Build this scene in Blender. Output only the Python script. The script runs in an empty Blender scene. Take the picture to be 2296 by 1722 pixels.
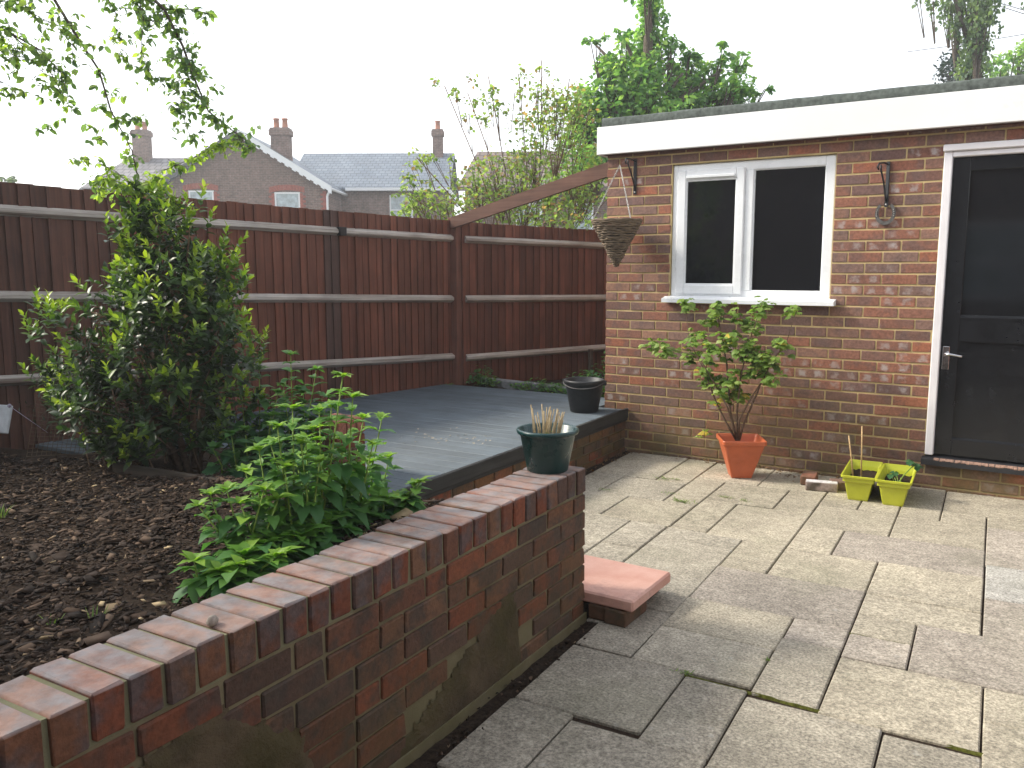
import bpy, math, random
import numpy as np
from mathutils import Vector, Matrix
R = math.radians
rnd = random.Random(11)
rs = np.random.RandomState(5)
sc = bpy.context.scene
col = sc.collection

# ---------------------------------------------------------------- camera
CAM = np.array([3.1577, -6.2559, 1.5077])
YAW, PITCH, ROLL, FPX = .577, .1393, -.0025, 1905.2
fwd = np.array([-math.sin(YAW)*math.cos(PITCH), math.cos(YAW)*math.cos(PITCH), -math.sin(PITCH)])
rt0 = np.array([math.cos(YAW), math.sin(YAW), 0.])
up0 = np.cross(rt0, fwd)
rt = math.cos(ROLL)*rt0 + math.sin(ROLL)*up0
up = -math.sin(ROLL)*rt0 + math.cos(ROLL)*up0
cam = bpy.data.cameras.new('camera')
cam.sensor_fit = 'HORIZONTAL'; cam.sensor_width = 36; cam.lens = 36*FPX/2296
cam.clip_start = .05; cam.clip_end = 2000
co = bpy.data.objects.new('camera', cam); col.objects.link(co)
co.matrix_world = Matrix(((rt[0], up[0], -fwd[0], CAM[0]), (rt[1], up[1], -fwd[1], CAM[1]), (rt[2], up[2], -fwd[2], CAM[2]), (0, 0, 0, 1)))
sc.camera = co

# ---------------------------------------------------------------- light
SUN_EL = R(39)
sun_to = Vector((-.86, -.34, 0)).normalized()          # horizontal direction towards the sun
sun_to = Vector((sun_to.x*math.cos(SUN_EL), sun_to.y*math.cos(SUN_EL), math.sin(SUN_EL)))
w = bpy.data.worlds.new('World'); sc.world = w; w.use_nodes = True
nt = w.node_tree; nt.nodes.clear()
sky = nt.nodes.new('ShaderNodeTexSky'); sky.sky_type = 'NISHITA'; sky.sun_disc = False
sky.sun_elevation = SUN_EL; sky.sun_rotation = math.atan2(sun_to.x, sun_to.y)
sky.air_density = 1.0; sky.dust_density = 1.5; sky.ozone_density = 1.0
hs = nt.nodes.new('ShaderNodeHueSaturation'); hs.inputs['Saturation'].default_value = .22
bg = nt.nodes.new('ShaderNodeBackground'); bg.inputs['Strength'].default_value = .135
wo = nt.nodes.new('ShaderNodeOutputWorld')
nt.links.new(sky.outputs[0], hs.inputs['Color']); nt.links.new(hs.outputs[0], bg.inputs['Color']); nt.links.new(bg.outputs[0], wo.inputs[0])
sl = bpy.data.lights.new('sun', 'SUN'); sl.energy = 1.5; sl.angle = R(10); sl.color = (1, .92, .78)
so = bpy.data.objects.new('sun', sl); col.objects.link(so)
so.rotation_euler = sun_to.to_track_quat('Z', 'Y').to_euler(); so.location = (-6, -3, 8)
vs = sc.view_settings; vs.view_transform = 'Standard'; vs.look = 'None'; vs.gamma = 1; vs.use_curve_mapping = False
vs.exposure = 1.53
sc.cycles.max_bounces = 6; sc.cycles.diffuse_bounces = 3; sc.cycles.glossy_bounces = 3; sc.cycles.transmission_bounces = 4; sc.cycles.transparent_max_bounces = 6

# ---------------------------------------------------------------- helpers
HF = np.array([-math.sin(YAW), math.cos(YAW), 0.])
def at(xd, yd, dist):
    """point at horizontal depth dist seen at (xd, yd) of a 2212-wide picture"""
    d = fwd + rt*(xd*1.038-1148)/FPX + up*(861-yd*1.038)/FPX
    return CAM + d*(dist/d.dot(HF))

def tag(o, label=None, cat=None, group=None, kind=None):
    if label: o['label'] = label
    if cat: o['category'] = cat
    if group: o['group'] = group
    if kind: o['kind'] = kind
    return o
def empty(name, loc=(0, 0, 0), rz=0, label=None, cat=None, group=None):
    o = bpy.data.objects.new(name, None); col.objects.link(o); o.empty_display_size = .05
    o.location = loc; o.rotation_euler = (0, 0, rz)
    return tag(o, label, cat, group)
def linkobj(name, me, parent=None, loc=(0, 0, 0), rot=(0, 0, 0), color=None, scale=None):
    o = bpy.data.objects.new(name, me); col.objects.link(o)
    o.location = loc; o.rotation_euler = rot
    if scale: o.scale = scale
    if parent: o.parent = parent
    if color: o.color = color
    return o

class MB:
    def __init__(s): s.v = []; s.f = []
    def quadbox(s, lo, hi):
        x0, y0, z0 = lo; x1, y1, z1 = hi; n = len(s.v)
        s.v += [(x0, y0, z0), (x1, y0, z0), (x1, y1, z0), (x0, y1, z0), (x0, y0, z1), (x1, y0, z1), (x1, y1, z1), (x0, y1, z1)]
        s.f += [tuple(n+i for i in q) for q in ((3, 2, 1, 0), (4, 5, 6, 7), (0, 1, 5, 4), (1, 2, 6, 5), (2, 3, 7, 6), (3, 0, 4, 7))]
        return s
    def hexa(s, pts):
        n = len(s.v); s.v += [tuple(p) for p in pts]
        s.f += [tuple(n+i for i in q) for q in ((3, 2, 1, 0), (4, 5, 6, 7), (0, 1, 5, 4), (1, 2, 6, 5), (2, 3, 7, 6), (3, 0, 4, 7))]
        return s
    def bbox(s, lo, hi, b=.004):
        """box with chamfered edges (44 triangles)"""
        n = len(s.v); c = [(lo[i]+hi[i])/2 for i in range(3)]; h = [(hi[i]-lo[i])/2 for i in range(3)]
        idx = {}
        for sx in (-1, 1):
            for sy in (-1, 1):
                for sz in (-1, 1):
                    sg = (sx, sy, sz)
                    for ax in range(3):
                        p = [c[i]+sg[i]*(h[i]-(0 if i == ax else b)) for i in range(3)]
                        idx[(sg, ax)] = len(s.v); s.v.append(tuple(p))
        for ax in range(3):
            o = [(ax+1) % 3, (ax+2) % 3]
            for sgn in (-1, 1):
                q = []
                for a, bb in ((-1, -1), (1, -1), (1, 1), (-1, 1)):
                    sg = [0, 0, 0]; sg[ax] = sgn; sg[o[0]] = a; sg[o[1]] = bb; q.append(idx[(tuple(sg), ax)])
                s.f.append(tuple(q if sgn > 0 else q[::-1]))
        for ax in range(3):                       # edges parallel to ax
            o = [(ax+1) % 3, (ax+2) % 3]
            for a in (-1, 1):
                for bb in (-1, 1):
                    s0 = [0, 0, 0]; s0[o[0]] = a; s0[o[1]] = bb
                    s1 = s0[:]; s0[ax] = -1; s1[ax] = 1; s0 = tuple(s0); s1 = tuple(s1)
                    q = [idx[(s0, o[0])], idx[(s1, o[0])], idx[(s1, o[1])], idx[(s0, o[1])]]
                    s.f.append(tuple(q if a*bb < 0 else q[::-1]))
        for sx in (-1, 1):
            for sy in (-1, 1):
                for sz in (-1, 1):
                    q = [idx[((sx, sy, sz), k)] for k in range(3)]
                    s.f.append(tuple(q if sx*sy*sz > 0 else q[::-1]))
        return s
    def tube(s, pts, rad, n=7, cap=True):
        pts = [np.array(p, float) for p in pts]; m = len(pts)
        if not hasattr(rad, '__len__'): rad = [rad]*m
        base = len(s.v); prev = None
        for i, p in enumerate(pts):
            t = pts[min(i+1, m-1)]-pts[max(i-1, 0)]; t = t/(np.linalg.norm(t)+1e-9)
            if prev is None:
                a = np.array([0, 0, 1.]) if abs(t[2]) < .9 else np.array([1., 0, 0])
                u = np.cross(t, a)
            else: u = prev-t*prev.dot(t)
            u = u/(np.linalg.norm(u)+1e-9); prev = u; v = np.cross(t, u)
            for k in range(n):
                an = 2*math.pi*k/n
                s.v.append(tuple(p+rad[i]*(math.cos(an)*u+math.sin(an)*v)))
        for i in range(m-1):
            for k in range(n):
                a = base+i*n+k; b = base+i*n+(k+1) % n
                s.f.append((a, b, b+n, a+n))
        if cap:
            s.f.append(tuple(base+k for k in range(n))[::-1]); s.f.append(tuple(base+(m-1)*n+k for k in range(n)))
        return s
    def lathe(s, prof, n=32, c=(0, 0, 0), close=False):
        base = len(s.v); m = len(prof)
        for r, z in prof:
            for k in range(n):
                an = 2*math.pi*k/n; s.v.append((c[0]+r*math.cos(an), c[1]+r*math.sin(an), c[2]+z))
        for i in range(m-1):
            for k in range(n):
                a = base+i*n+k; b = base+i*n+(k+1) % n; s.f.append((a, b, b+n, a+n))
        if close:
            s.f.append(tuple(base+k for k in range(n))[::-1]); s.f.append(tuple(base+(m-1)*n+k for k in range(n)))
        return s
    def sqlathe(s, prof, c=(0, 0, 0), ay=1.0, rc=.18):
        """square section with rounded corners swept over a (half width, z) profile; ay = half length / half width offsets"""
        base = len(s.v); m = len(prof); ring = []
        for qx, qy, a0 in ((1, 1, 0), (-1, 1, 90), (-1, -1, 180), (1, -1, 270)):
            for k in range(4):
                a = R(a0+30*k); ring.append((qx, qy, math.cos(a), math.sin(a)))
        n = len(ring)
        for hw, z in prof:
            hx = hw; hy = hw+ay; r = rc*hw
            for qx, qy, ca, sa in ring:
                s.v.append((c[0]+qx*(hx-r)+r*ca, c[1]+qy*(hy-r)+r*sa, c[2]+z))
        for i in range(m-1):
            for k in range(n):
                a = base+i*n+k; b = base+i*n+(k+1) % n; s.f.append((a, b, b+n, a+n))
        return s, base, n
    def mesh(s, name, mat, smooth=False):
        me = bpy.data.meshes.new(name); me.from_pydata(s.v, [], s.f); me.materials.append(mat)
        if smooth: me.polygons.foreach_set('use_smooth', [True]*len(me.polygons))
        me.update(); return me
    def build(s, name, mat, parent=None, smooth=False, color=None, loc=(0, 0, 0), rot=(0, 0, 0)):
        return linkobj(name, s.mesh(name, mat, smooth), parent, loc, rot, color)
def box(name, lo, hi, mat, parent=None, b=.003, color=None, loc=(0, 0, 0), rot=(0, 0, 0)):
    return MB().bbox(lo, hi, b).build(name, mat, parent, False, color, loc, rot)

# ---------------------------------------------------------------- materials
class N:
    """small node-tree writer"""
    def __init__(s, name):
        s.m = bpy.data.materials.new(name); s.m.use_nodes = True; s.t = s.m.node_tree; s.t.nodes.clear()
        s.out = s.n('ShaderNodeOutputMaterial')
    def n(s, typ, **k):
        nd = s.t.nodes.new(typ)
        for a, b in k.items(): setattr(nd, a, b)
        return nd
    def l(s, a, b): s.t.links.new(a, b)
    def set(s, inp, v):
        if hasattr(v, 'is_output') or isinstance(v, bpy.types.NodeSocket): s.l(v, inp)
        else: inp.default_value = v
    def coord(s, which='Object'): return s.n('ShaderNodeTexCoord').outputs[which]
    def pos(s): return s.n('ShaderNodeNewGeometry').outputs['Position']
    def info(s): return s.n('ShaderNodeObjectInfo')
    def addv(s, a, b):
        m = s.n('ShaderNodeVectorMath', operation='ADD'); s.set(m.inputs[0], a); s.set(m.inputs[1], b); return m.outputs[0]
    def mulv(s, a, b):
        m = s.n('ShaderNodeVectorMath', operation='MULTIPLY'); s.set(m.inputs[0], a); s.set(m.inputs[1], b); return m.outputs[0]
    def xyz(s, v):
        m = s.n('ShaderNodeSeparateXYZ'); s.l(v, m.inputs[0]); return m.outputs
    def math(s, op, a, b=0., clamp=False):
        m = s.n('ShaderNodeMath', operation=op); m.use_clamp = clamp; s.set(m.inputs[0], a); s.set(m.inputs[1], b); return m.outputs[0]
    def noise(s, v, scale, detail=4, rough=.6, out='Fac'):
        m = s.n('ShaderNodeTexNoise'); s.l(v, m.inputs['Vector']); m.inputs['Scale'].default_value = scale
        m.inputs['Detail'].default_value = detail; m.inputs['Roughness'].default_value = rough
        return m.outputs['Fac' if out == 'Fac' else 'Color']
    def ramp(s, f, lo, hi, a=0., b=1.):
        m = s.n('ShaderNodeMapRange'); m.clamp = True; s.l(f, m.inputs[0])
        m.inputs[1].default_value = lo; m.inputs[2].default_value = hi; m.inputs[3].default_value = a; m.inputs[4].default_value = b
        return m.outputs[0]
    def mix(s, f, a, b, mode='MIX'):
        m = s.n('ShaderNodeMix', data_type='RGBA', blend_type=mode)
        s.set(m.inputs[0], f)
        for k, v in ((6, a), (7, b)):
            if isinstance(v, tuple): v = (*v[:3], 1)
            s.set(m.inputs[k], v)
        return m.outputs[2]
    def bump(s, h, strength=.3, dist=.01):
        m = s.n('ShaderNodeBump'); m.inputs['Strength'].default_value = strength; m.inputs['Distance'].default_value = dist
        s.l(h, m.inputs['Height']); return m.outputs[0]
    def bsdf(s, color, rough=.7, spec=.5, bump=None, metal=0., coat=0.):
        p = s.n('ShaderNodeBsdfPrincipled')
        if isinstance(color, tuple): color = (*color[:3], 1)
        s.set(p.inputs['Base Color'], color); s.set(p.inputs['Roughness'], rough)
        p.inputs['Specular IOR Level'].default_value = spec; p.inputs['Metallic'].default_value = metal
        p.inputs['Coat Weight'].default_value = coat
        if bump is not None: s.l(bump, p.inputs['Normal'])
        return p.outputs[0]
    def done(s, sh): s.l(sh, s.out.inputs[0]); return s.m

def plain(name, c, rough=.5, spec=.5, metal=0., var=.15, scale=25, bump=.0, coat=0.):
    n = N(name); o = n.coord(); f = n.noise(o, scale)
    cc = n.mix(1., c, n.ramp(f, .3, .7, 1-var, 1+var), 'MULTIPLY')
    b = n.bump(n.noise(o, scale*4), bump, .003) if bump else None
    return n.done(n.bsdf(cc, n.ramp(n.noise(o, scale*2.3), .3, .7, max(rough-.08, .02), rough+.08), spec, b, metal, coat))

def brick_mat(name, dark=(.085, .07, .072), darkamt=.75, algae=.5, algtop=.5, algcol=(.11, .10, .035), kiss=True, cap=None):
    n = N(name); o = n.coord(); inf = n.info()
    off = n.mulv(inf.outputs['Random'], (37., 17., 91.)); v = n.addv(o, off)
    c = inf.outputs['Color']
    f1 = n.ramp(n.noise(v, 9, 3), .47, .62)
    c = n.mix(n.math('MULTIPLY', f1, darkamt), c, dark)
    f2 = n.ramp(n.noise(v, 60, 5), .25, .75, .62, 1.38); c = n.mix(1., c, f2, 'MULTIPLY')
    if kiss:                                   # pale kiln marks: two rounded patches on the face
        X, Y, Z = n.xyz(o)
        ax = n.math('ABSOLUTE', n.math('SUBTRACT', n.math('ABSOLUTE', X), .058))
        wob = n.math('MULTIPLY', n.math('SUBTRACT', n.noise(v, 40, 4), .5), .05)
        dx = n.math('ADD', n.math('MULTIPLY', ax, .85), wob); dz = n.math('ADD', n.math('ABSOLUTE', Z), wob)
        m = n.ramp(n.math('MAXIMUM', dx, dz), .027, .014)
        m = n.math('MULTIPLY', n.math('MULTIPLY', m, inf.outputs['Alpha']), n.ramp(n.noise(v, 16), .38, .6, .0, .9))
        c = n.mix(m, c, (.40, .35, .335))
    p = n.pos(); PX, PY, PZ = n.xyz(p)
    if cap:                                    # greyed upper face, painted paler with the toplight in its colour
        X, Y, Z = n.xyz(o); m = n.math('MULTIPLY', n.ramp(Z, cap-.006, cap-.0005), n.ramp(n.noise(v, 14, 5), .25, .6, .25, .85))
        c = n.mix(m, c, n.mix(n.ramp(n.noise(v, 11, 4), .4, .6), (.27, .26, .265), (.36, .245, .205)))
    if algae:
        g = n.math('MULTIPLY', n.ramp(PZ, algtop, 0.02), n.ramp(n.noise(p, 3.2, 5), .33, .62))
        c = n.mix(n.math('MULTIPLY', g, algae), c, algcol)
    sp = n.ramp(n.noise(p, 170, 2), .73, .78); c = n.mix(n.math('MULTIPLY', sp, .35), c, (.5, .46, .4))
    b = n.bump(n.math('ADD', n.noise(v, 120, 4), n.math('MULTIPLY', n.noise(v, 28, 3), 1.6)), .45, .004)
    return n.done(n.bsdf(c, .82, .3, b))
def mortar_mat(name, c, algae=.6, algtop=.45):
    n = N(name); p = n.pos(); PX, PY, PZ = n.xyz(p)
    cc = n.mix(n.ramp(n.noise(p, 5, 5), .3, .7), tuple(x*.72 for x in c), tuple(x*1.25 for x in c))
    g = n.math('MULTIPLY', n.ramp(PZ, algtop, .03), n.ramp(n.noise(p, 3.2, 5), .3, .6))
    cc = n.mix(n.math('MULTIPLY', g, algae), cc, (.10, .095, .035))
    return n.done(n.bsdf(cc, .95, .2, n.bump(n.noise(p, 140, 5), .5, .004)))

M = {}
M['brick'] = brick_mat('house_brick', darkamt=.55, algae=.7, algtop=.68, dark=(.125, .088, .082))
M['gbrick'] = brick_mat('garden_brick', dark=(.055, .043, .036), darkamt=.8, algae=.6, algtop=.75, algcol=(.085, .068, .028), kiss=False)
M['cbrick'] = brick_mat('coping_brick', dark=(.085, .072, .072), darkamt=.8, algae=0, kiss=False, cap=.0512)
M['mortar'] = mortar_mat('house_mortar', (.52, .40, .20))
M['gmortar'] = mortar_mat('garden_mortar', (.185, .16, .095), .5, .6)
M['upvc'] = plain('white_plastic', (.82, .84, .86), .28, .5, var=.03, scale=3)
M['fascia'] = plain('white_fascia', (.83, .83, .83), .35, .5, var=.03, scale=2)
M['doorwhite'] = plain('white_gloss_paint', (.78, .76, .78), .4, .5, var=.05, scale=6, bump=.15)
M['doorblack'] = plain('black_gloss_paint', (.009, .0098, .012), .2, .45, var=.3, scale=8, bump=.08)
M['pane'] = plain('dark_window_glass', (.006, .007, .009), .03, .5, var=.1, scale=1)
M['dark'] = plain('dark_void', (.01, .01, .012), .9)
M['felt'] = plain('roof_felt', (.095, .11, .10), .95, .2, var=.4, scale=30, bump=.6)
M['chrome'] = plain('chrome', (.72, .72, .74), .15, .5, 1., var=.05)
M['blackiron'] = plain('black_iron', (.014, .015, .018), .42, .5, .3, var=.3, scale=60, bump=.2)
M['rustiron'] = plain('old_iron', (.12, .115, .11), .6, .5, .6, var=.4, scale=70, bump=.4)
M['chain'] = plain('galvanised_chain', (.5, .49, .47), .4, .5, .8, var=.2)
M['terracotta'] = plain('orange_plastic', (.52, .125, .048), .42, .45, var=.10, scale=9)
M['lime'] = plain('lime_plastic', (.50, .53, .035), .35, .5, var=.08, scale=8)
M['blackplastic'] = plain('black_plastic', (.018, .019, .021), .45, .5, var=.3, scale=14)
M['greenplastic'] = plain('dark_green_plastic', (.006, .042, .042), .3, .5, var=.12, scale=8)
M['soil'] = plain('dark_soil', (.035, .024, .017), .98, .1, var=.6, scale=60, bump=.9)
M['cane'] = plain('bamboo_cane', (.5, .34, .17), .6, .3, var=.3, scale=50)
M['straw'] = plain('dry_stem', (.42, .33, .2), .8, .2, var=.4, scale=60)
M['bark'] = plain('tree_bark', (.12, .095, .075), .9, .2, var=.5, scale=40, bump=.6)
M['twig'] = plain('twig', (.13, .085, .055), .85, .2, var=.4, scale=60)
M['greenstem'] = plain('green_stem', (.2, .3, .05), .6, .3, var=.2, scale=40)
M['tile'] = plain('pale_tile', (.6, .64, .68), .5, .4, var=.25, scale=12)
M['net'] = plain('brown_netting', (.12, .085, .05), .7, .3, var=.3)
M['lead'] = plain('concrete_kerb', (.22, .23, .24), .9, .2, var=.3, scale=20, bump=.4)
M['stone'] = plain('pale_stone', (.33, .29, .25), .9, .2, var=.4, scale=60, bump=.4)

def paving_mat():
    n = N('paving'); p = n.pos(); inf = n.info(); c = inf.outputs['Color']
    v = n.addv(p, n.mulv(inf.outputs['Random'], (13., 29., 7.)))
    c = n.mix(1., c, n.ramp(n.noise(v, 2.2, 6, .65), .25, .75, .72, 1.26), 'MULTIPLY')
    st = n.mulv(v, (1., 2., 1.)); c = n.mix(1., c, n.ramp(n.noise(st, 9, 5, .7), .3, .7, .86, 1.14), 'MULTIPLY')
    c = n.mix(1., c, n.ramp(n.noise(v, 95, 3, .7), .32, .68, .5, 1.5), 'MULTIPLY'); c = n.mix(1., c, n.ramp(n.noise(v, 26, 5, .7), .3, .7, .78, 1.22), 'MULTIPLY')
    c = n.mix(n.math('MULTIPLY', n.ramp(n.noise(p, 19, 3, .5), .66, .72), .35), c, (.45, .44, .40))
    c = n.mix(n.math('MULTIPLY', n.ramp(n.noise(v, 260, 2), .66, .72), .55), c, (.5, .48, .42))
    c = n.mix(n.math('MULTIPLY', n.ramp(n.noise(v, 150, 2), .68, .74), .5), c, (.06, .055, .05))
    g = n.ramp(n.noise(p, 1.7, 5), .52, .72); c = n.mix(n.math('MULTIPLY', g, .28), c, (.16, .17, .10))
    b = n.bump(n.math('ADD', n.noise(v, 160, 4), n.noise(v, 45, 3)), .5, .004)
    return n.done(n.bsdf(c, .9, .25, b))
M['paving'] = paving_mat()
def tslab_mat():
    n = N('pink_terracotta_slab'); o = n.coord()
    c = n.mix(n.ramp(n.noise(o, 6, 5), .3, .7), (.56, .29, .225), (.68, .42, .345))
    c = n.mix(n.math('MULTIPLY', n.ramp(n.noise(o, 3.3, 6, .75), .56, .7), .45), c, (.24, .13, .12))
    return n.done(n.bsdf(c, .85, .3, n.bump(n.noise(o, 90, 4), .4, .003)))
M['tslab'] = tslab_mat()
def wood_mat(name, c1, c2, axis='Z', pale=None, rough=.75, gs=1., wear=.0, spec=.3, tv=.4):
    n = N(name); o = n.coord(); inf = n.info(); v = n.addv(o, n.mulv(inf.outputs['Random'], (11., 23., 5.)))
    st = {'Z': (30, 30, 1.2), 'X': (1.2, 30, 30), 'Y': (30, 1.2, 30)}[axis]
    g = n.noise(n.mulv(v, tuple(gs*k for k in st)), 1.5, 5, .65)
    c = n.mix(n.ramp(g, .3, .7), c1, c2)
    tone = n.ramp(inf.outputs['Random'], 0, 1, 1-tv, 1+tv); c = n.mix(1., c, tone, 'MULTIPLY'); c = n.mix(1., c, inf.outputs['Color'], 'MULTIPLY')
    c = n.mix(1., c, n.ramp(n.noise(v, 3.5, 4), .3, .7, .8, 1.2), 'MULTIPLY')
    if pale:
        f = n.math('MULTIPLY', n.ramp(n.noise(n.mulv(v, tuple(.35*k for k in st)), 1.2, 5, .7), .62-wear, .75-wear), .8); c = n.mix(f, c, pale)
    return n.done(n.bsdf(c, rough, spec, n.bump(g, .35, .003)))
M['fence'] = wood_mat('stained_fence_board', (.088, .034, .022), (.19, .068, .041), 'Z', (.23, .16, .12), wear=-.05, tv=.24)
M['rail'] = wood_mat('weathered_rail', (.24, .20, .17), (.58, .55, .51), 'X', (.11, .06, .045), wear=.09, gs=.8, tv=.15)
M['post'] = wood_mat('stained_post', (.075, .032, .022), (.145, .06, .04), 'Z')
M['beam'] = wood_mat('stained_beam', (.085, .042, .03), (.165, .085, .06), 'X')
M['deck'] = wood_mat('grey_deck_paint', (.075, .10, .122), (.11, .142, .168), 'X', (.28, .29, .28), rough=.48, wear=-.10, spec=.45, tv=.12)
M['deckedge'] = wood_mat('dark_deck_edge', (.022, .022, .022), (.055, .055, .05), 'Y', (.10, .10, .06), rough=.7)
M['oldwood'] = wood_mat('old_edging_board', (.05, .04, .03), (.11, .085, .065), 'X')

def leaf_mat(name, stops, rough=.45, trans=.35, spec=.4):
    """stops: list of (pos, colour) read by the per-leaf value 'lv'"""
    n = N(name); a = n.n('ShaderNodeAttribute', attribute_name='lv')
    cr = n.n('ShaderNodeValToRGB'); el = cr.color_ramp.elements
    while len(el) < len(stops): el.new(.5)
    for e, (p, c) in zip(el, stops): e.position = p; e.color = (*c, 1)
    n.l(a.outputs['Fac'], cr.inputs[0])
    c = cr.outputs[0]
    pr = n.bsdf(c, rough, spec)
    t = n.n('ShaderNodeBsdfTranslucent'); n.l(n.mix(1., c, (1.35, 1.45, .6), 'MULTIPLY'), t.inputs[0])
    mx = n.n('ShaderNodeMixShader'); mx.inputs[0].default_value = trans; n.l(pr, mx.inputs[1]); n.l(t.outputs[0], mx.inputs[2])
    return n.done(mx.outputs[0])
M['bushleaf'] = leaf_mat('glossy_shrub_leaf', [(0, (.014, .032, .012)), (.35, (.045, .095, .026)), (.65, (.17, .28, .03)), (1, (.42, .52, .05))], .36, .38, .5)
M['herbleaf'] = leaf_mat('herb_leaf', [(0, (.045, .125, .06)), (.5, (.08, .21, .06)), (.8, (.15, .31, .05)), (1, (.27, .43, .06))], .5, .42)
M['currantleaf'] = leaf_mat('currant_leaf', [(0, (.11, .20, .045)), (.6, (.26, .38, .08)), (.85, (.40, .48, .17)), (1, (.60, .48, .09))], .5, .42)
M['treeleaf'] = leaf_mat('branch_leaf', [(0, (.08, .14, .09)), (.6, (.19, .30, .12)), (1, (.40, .52, .11))], .5, .58)
M['thornleaf'] = leaf_mat('hawthorn_leaf', [(0, (.12, .19, .08)), (.7, (.26, .36, .12)), (.9, (.30, .33, .13)), (1, (.34, .21, .14))], .5, .6)
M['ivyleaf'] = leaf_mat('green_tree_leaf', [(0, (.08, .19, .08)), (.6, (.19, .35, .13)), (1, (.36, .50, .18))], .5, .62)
M['birchleaf'] = leaf_mat('birch_leaf', [(0, (.08, .14, .09)), (1, (.22, .30, .14))], .5, .5)
M['conifer'] = leaf_mat('conifer_leaf', [(0, (.012, .03, .025)), (1, (.03, .06, .045))], .6, .15)
M['grass'] = leaf_mat('grass_blade', [(0, (.07, .15, .02)), (1, (.20, .28, .05))], .5, .3)
M['greyleaf'] = leaf_mat('lavender_leaf', [(0, (.03, .05, .035)), (1, (.07, .10, .075))], .7, .2)
M['dryleaf'] = leaf_mat('dry_leaf', [(0, (.10, .05, .025)), (1, (.35, .20, .07))], .7, .2)
M['chips'] = leaf_mat('bark_chip', [(0, (.012, .008, .006)), (.5, (.045, .028, .019)), (.85, (.15, .10, .068)), (1, (.45, .34, .2))], .85, .0, .2)
M['sand'] = leaf_mat('dry_sand', [(0, (.3, .28, .23)), (1, (.5, .46, .38))], .9, 0., .1)
M['moss'] = plain('moss', (.085, .09, .02), .95, .1, var=.5, scale=80, bump=.8)

# ---------------------------------------------------------------- leaf writer
def unit(a): return a/(np.linalg.norm(a, axis=-1, keepdims=True)+1e-9)
def leaves(name, P, Dv, Nv, L, W, lv, mat, parent=None, curl=.25, fold=.25, wide=.45, kind=None):
    """P base points, Dv directions, Nv upward normals, L lengths, W half-widths: 8-triangle folded, curling leaves"""
    P = np.asarray(P, float); n = len(P)
    Dv = unit(np.asarray(Dv, float)); Nv = np.asarray(Nv, float); Nv = unit(Nv-Dv*(Nv*Dv).sum(1, keepdims=True)); S = np.cross(Dv, Nv)
    L = np.asarray(L, float).reshape(-1, 1)*np.ones((n, 1)); W = np.asarray(W, float).reshape(-1, 1)*np.ones((n, 1))
    def pt(t, sgn, wf):
        cv = curl*(t*t)
        return P + Dv*L*(t*(1-.25*curl*t)) - Nv*L*cv + S*W*sgn*wf + Nv*W*abs(sgn)*wf*fold
    V = np.stack([pt(0, 0, 0), pt(wide*.55, -1, .82), pt(wide*.55, 0, 0), pt(wide*.55, 1, .82), pt(wide+.2, -1, .86), pt(wide+.2, 0, 0), pt(wide+.2, 1, .86), pt(1, 0, 0)], 1)
    F = np.array([[0, 2, 1], [0, 3, 2], [1, 2, 5], [1, 5, 4], [2, 3, 6], [2, 6, 5], [4, 5, 7], [5, 6, 7]])
    A = (np.arange(n)[:, None, None]*8+F[None]).reshape(-1, 3)
    me = bpy.data.meshes.new(name); nv = n*8; nf = len(A)
    me.vertices.add(nv); me.vertices.foreach_set('co', V.reshape(-1))
    me.loops.add(nf*3); me.loops.foreach_set('vertex_index', A.reshape(-1).astype(np.int32))
    me.polygons.add(nf); me.polygons.foreach_set('loop_start', np.arange(0, nf*3, 3, dtype=np.int32)); me.polygons.foreach_set('loop_total', np.full(nf, 3, np.int32))
    me.update(calc_edges=True); me.validate()
    at_ = me.attributes.new('lv', 'FLOAT', 'POINT'); at_.data.foreach_set('value', np.repeat(np.clip(lv, 0, 1), 8).astype(np.float32))
    me.materials.append(mat)
    o = linkobj(name, me, parent)
    if kind: o['kind'] = kind
    return o
def rdir(n): return unit(rs.normal(size=(n, 3)))

# ================================================================ SETTING
def grid(name, x0, x1, y0, y1, nx, ny, zf, mat, parent=None, inside=None):
    b = MB()
    for j in range(ny+1):
        for i in range(nx+1):
            x = x0+(x1-x0)*i/nx; y = y0+(y1-y0)*j/ny; b.v.append((x, y, zf(x, y)))
    for j in range(ny):
        for i in range(nx):
            a = j*(nx+1)+i
            if inside and not inside(x0+(x1-x0)*(i+.5)/nx, y0+(y1-y0)*(j+.5)/ny): continue
            b.f.append((a, a+1, a+nx+2, a+nx+1))
    return b.build(name, mat, parent, True)
def ground_mat():
    n = N('rough_ground'); p = n.pos()
    c = n.mix(n.ramp(n.noise(p, .8, 6), .35, .65), (.05, .075, .025), (.075, .06, .04))
    return n.done(n.bsdf(c, .95, .1, n.bump(n.noise(p, 40, 4), .6, .02)))
M['ground'] = ground_mat()
tag(MB().quadbox((-260, -260, -.6), (260, 260, -.09)).build('ground', M['ground']), kind='structure')

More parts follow.
